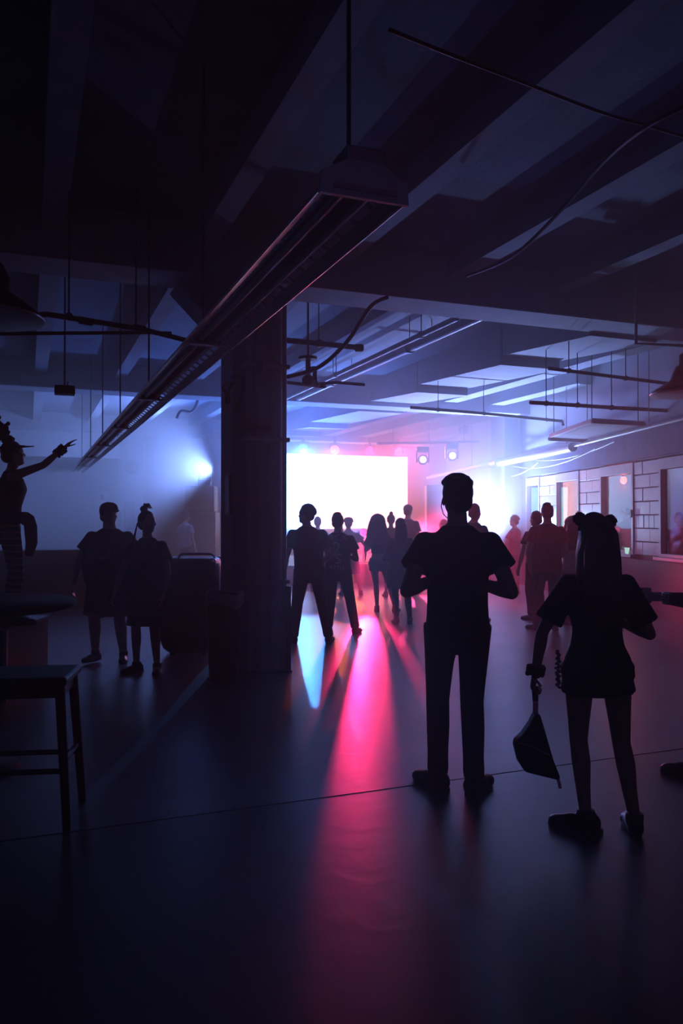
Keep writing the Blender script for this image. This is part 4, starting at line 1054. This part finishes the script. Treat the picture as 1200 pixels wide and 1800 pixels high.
cw = person('curly haired person between the red t-shirt and the bear ears', W(3.36, 11.6), 1.55, 20, True, hair='big', voxel=.013, top_mat=F_PALE, arms=(((-.2, .08, 1.0), (-.08, .28, 1.05)), ((.2, .08, 1.0), (.06, .28, 1.02))), hair_mat=F_HAIR2)
ph = thing('phone', 'small phone with a lit white screen held by the curly haired person', 'phone', cw['root'].matrix_basis @ (cw['wri'][0] + V(.04, .10, .02)), -TH + 2.6)
obj('case', MB().box((0, 0, 0), (.07, .008, .14)), M_BLACKG, ph, bevel=.003)
obj('display', MB().box((0, -.0055, 0), (.062, .003, .13)), lens_mat('phone_screen', (.8, 1, .95), 2.5), ph)
person('faint hazy person beside the left speaker stack', W(-3.72, 19.0), 1.72, -40, voxel=.02, top_mat=F_PALE)

# --- the couple at left, walking towards the photographer
big = person('heavy person in black cap, printed t-shirt and shorts walking at left', W(-2.49, 8.55), 1.72, 178, bulk=.62, feet=((-.15, -.02, 14), (.13, .05, -22)),
       arms=(((-.30, -.02, 1.10), (-.32, -.04, .84)), ((.31, .02, 1.10), (.32, .12, .86))), head=(38, 4, 0), hat=('cap', 0, F_BLACK), hair='short', bottom='shorts', voxel=.010, eyes=True, top_mat=F_BLACK, hem=.80, lift=(0, .02))
sh = big['parts']['top']; bvh = BVHTree.FromPolygons([v.co for v in sh.data.vertices], [p.vertices for p in sh.data.polygons])
m = MB(); rnd = random.Random(3)
for row, (z, n_, hgt) in enumerate(((1.27, 9, .05), (1.19, 8, .055), (1.12, 9, .045))):
    for q in range(n_):
        x = -.15 + .30 * (q + .5) / n_ + .03
        for _ in range(3):
            w_ = rnd.uniform(.006, .014); h_ = hgt * rnd.uniform(.3, 1); xx = x + rnd.uniform(-.010, .010); zz = z + rnd.uniform(-.012, .012)
            hit = bvh.ray_cast(V(xx, 1, zz), V(0, -1, 0))
            if hit[0]: m.box((xx, hit[0].y + .001, zz), (w_, .006, h_))
obj('worn_print', m, M_PRINT, sh)['kind'] = 'stuff'
def gal_extra(c):
    hp = c['hp']; m = MB()
    for q in range(40):
        a = random.uniform(-1, 1)
        m.tube([hp(.03 * a - .01, -.05, .25), hp(.05 * a - .03, -.05 + .02 * a, .29 + .02 * random.random()), hp(.06 * a - .05, -.06, .25)], [.003, .003, .001], 5)
    for q in range(46):
        m.tube([hp(-.05 + .02 * random.random(), -.05, .20), hp(.085 - .01 * random.random(), -.05, .10), hp(.105 + .02 * random.random(), -.05, -.02), hp(.12 + .06 * random.random(), -.04, -.13 - .05 * random.random())], [.002, .003, .003, .001], 5)
    obj('loose_strands', m, F_RHAIR, c['root'], smooth='all')
person('person with reddish hair bun in dark t-shirt and shorts, in front of the heavy person', W(-1.93, 7.93), 1.63, 172, True, bulk=.12, feet=((-.11, .02, 18), (.12, -.02, -30)),
       arms=(((-.22, .05, 1.05), (-.20, .14, .80)), ((.21, .10, 1.04), (.26, .20, .80))), head=(55, 2, 0), hair='bun', hair_mat=F_HAIR2, bottom='shorts', voxel=.010, eyes=True, hem=.72, top='loose', top_mat=F_BLACK, extra=gal_extra)

# --- raised dancer at the left edge
def dancer_extra(c):
    hp = c['hp']; root = c['root']
    m = MB(); m.loft([ring(hp(-.02, -.03, .22), V(.035, 0, 0), V(0, .035, 0), 12), ring(hp(-.035, -.05, .30), V(.05, 0, 0), V(0, .045, 0), 12), ring(hp(-.04, -.06, .36), V(.042, 0, 0), V(0, .04, 0), 12), ring(hp(-.045, -.08, .42), V(.012, 0, 0), V(0, .012, 0), 12)])
    for q in range(40): m.ell(hp(-.035 + random.gauss(0, .03), -.05 + random.gauss(0, .03), .31 + random.gauss(0, .045)), (.02, .02, .02), None, 6, 5)
    obj('top_knot', m, F_HAIR, root, smooth='all')
    vis = MB(); out = []
    for q in range(13):
        a = math.radians(15 + 150 * q / 12); out.append(hp(.09 * math.cos(a), .085 * math.sin(a), .165))
    for q in reversed(range(13)):
        a = math.radians(15 + 150 * q / 12); out.append(hp(.10 * math.cos(a), .10 * math.sin(a) + .10 * math.sin(math.pi * q / 12), .160))
    vis.loft([out, [p + V(0, 0, .006) for p in out]]); obj('visor_brim', vis, F_BLACK, root)
    pts = [hp(.088 * math.cos(a), .004 + .105 * math.sin(a), .165) for a in [6.2832 * q / 24 for q in range(25)]]
    obj('visor_band', MB().tube(pts, .011, 6), F_BLACK, root, smooth='all')
    w, e = c['wri'][1], c['elb'][1]; d = (w - e).normalized(); m = MB()
    for q in range(60):
        u = V(random.gauss(0, 1), random.gauss(0, 1), random.gauss(0, 1)); u = (u - d * u.dot(d)).normalized(); m.ell(w - d * random.uniform(-.01, .085) + u * .033, (.014, .014, .014), None, 6, 5)
    obj('fluffy_wristband', m, fabric('black_plush', (.012, .012, .013)), root, smooth='all')
    # jacket sleeve tied at the waist
    J = MB(); s = c['s']; sp = c['sp']
    J.tube([sp(1.06) + V(.0, .13, 0), sp(1.05) + V(.05, .15, -.02), sp(.95) + V(.06, .17, 0), sp(.80) + V(.05, .18, 0), sp(.68) + V(.04, .16, 0)], [.035, .05, .055, .05, .035], 12)
    J.tube([sp(1.06) + V(.15 * math.cos(a), .12 * math.sin(a), 0) for a in [6.2832 * q / 20 for q in range(21)]], .03, 8)
    obj('tied_jacket', J, F_BLACK, root, smooth='all')
M_STRIPE = mat('striped_tights', (.02, .02, .022), .55)
nt = M_STRIPE.node_tree; wv_ = nt.nodes.new('ShaderNodeTexWave'); wv_.bands_direction = 'Z'; wv_.inputs['Scale'].default_value = 5.6; wv_.inputs['Distortion'].default_value = .6
tc_ = nt.nodes.new('ShaderNodeTexCoord'); rp_ = nt.nodes.new('ShaderNodeValToRGB'); rp_.color_ramp.elements[0].position = .72; rp_.color_ramp.elements[1].position = .86
rp_.color_ramp.elements[0].color = (.012, .012, .014, 1); rp_.color_ramp.elements[1].color = (.45, .22, .12, 1)
nt.links.new(tc_.outputs['Object'], wv_.inputs['Vector']); nt.links.new(wv_.outputs['Fac'], rp_.inputs['Fac']); nt.links.new(rp_.outputs['Color'], nt.nodes['Principled BSDF'].inputs['Base Color'])
person('raised dancer in visor and striped leggings stretching an arm out at the left edge', W(-2.92, 7.0), 1.64, -62, True, base=.60, feet=((-.10, .0, 10), (.08, .03, -10)),
       arms=(((-.22, -.10, 1.10), (-.20, .12, .98)), ((.10, .40, 1.46), (.06, .62, 1.66))), head=(8, 6, 0), hair='buns2', top='tank', hem=.98, bottom='leggings', bottom_mat=M_STRIPE, top_mat=F_BLACK,
       voxel=.009, curl=(20, 8), palm=(None, (0, 0, -1)), extra=dancer_extra, lean=(0, .02))

# --- the person cut by the right edge
def edge_extra(c):
    w, e = c['wri'][0], c['elb'][0]; d = (w - e).normalized(); u = d.cross(V(0, 0, 1)).normalized(); v = d.cross(u)
    for q in range(4):
        cc = w - d * (.015 + .014 * q)
        obj('beaded_bracelet', (lambda mb: [mb.ell(cc + (u * math.cos(6.2832 * k_ / 14) + v * math.sin(6.2832 * k_ / 14)) * .034, (.007, .007, .007), None, 7, 5) for k_ in range(14)] and mb)(MB()), M_CHROME, c['root'], smooth='all')
ep = person('person mostly outside the right edge holding out a white cup', W(2.34, 4.72), 1.68, 60, feet=((-.10, .22, 0), (.10, -.05, -10)), knee_dir=((-.3, 1, 0), (.2, 1, 0)),
       arms=(((-.20, .14, 1.08), (-.10, .40, 1.09)), ((.24, -.05, 1.05), (.26, .02, .80))), curl=(48, 20), palm=((.3, 0, -.2), None), sleeve=1.2, bottom_mat=F_BLACK, voxel=.010, extra=edge_extra)
cp = ep['root'].matrix_basis @ (ep['wri'][0] + (ep['wri'][0] - ep['elb'][0]).normalized() * .115)
t = thing('paper_cup', 'small white cup held out at the right edge', 'cup', (cp.x, cp.y, cp.z - .045), 0)
obj('cup_body', MB().lathe([(.026, 0), (.028, .003), (.037, .09), (.039, .092), (.036, .092), (.026, .01), (0, .008)], 20), mat('white_paper', (.75, .72, .74), .6), t, smooth=True)

person('dark figure in the side room seen through the second nearest window', wl(4.25, -1.3), 1.78, 150, voxel=.02, hair='curly', top_mat=F_NAVY)
person('dark figure in the side room seen through the nearest window, left of two', wl(2.2, -1.3), 1.66, 170, voxel=.02, top_mat=F_NAVY)
person('dark figure in the side room seen through the nearest window, right of two', wl(1.75, -1.75), 1.72, 170, voxel=.02, top_mat=F_GREY)
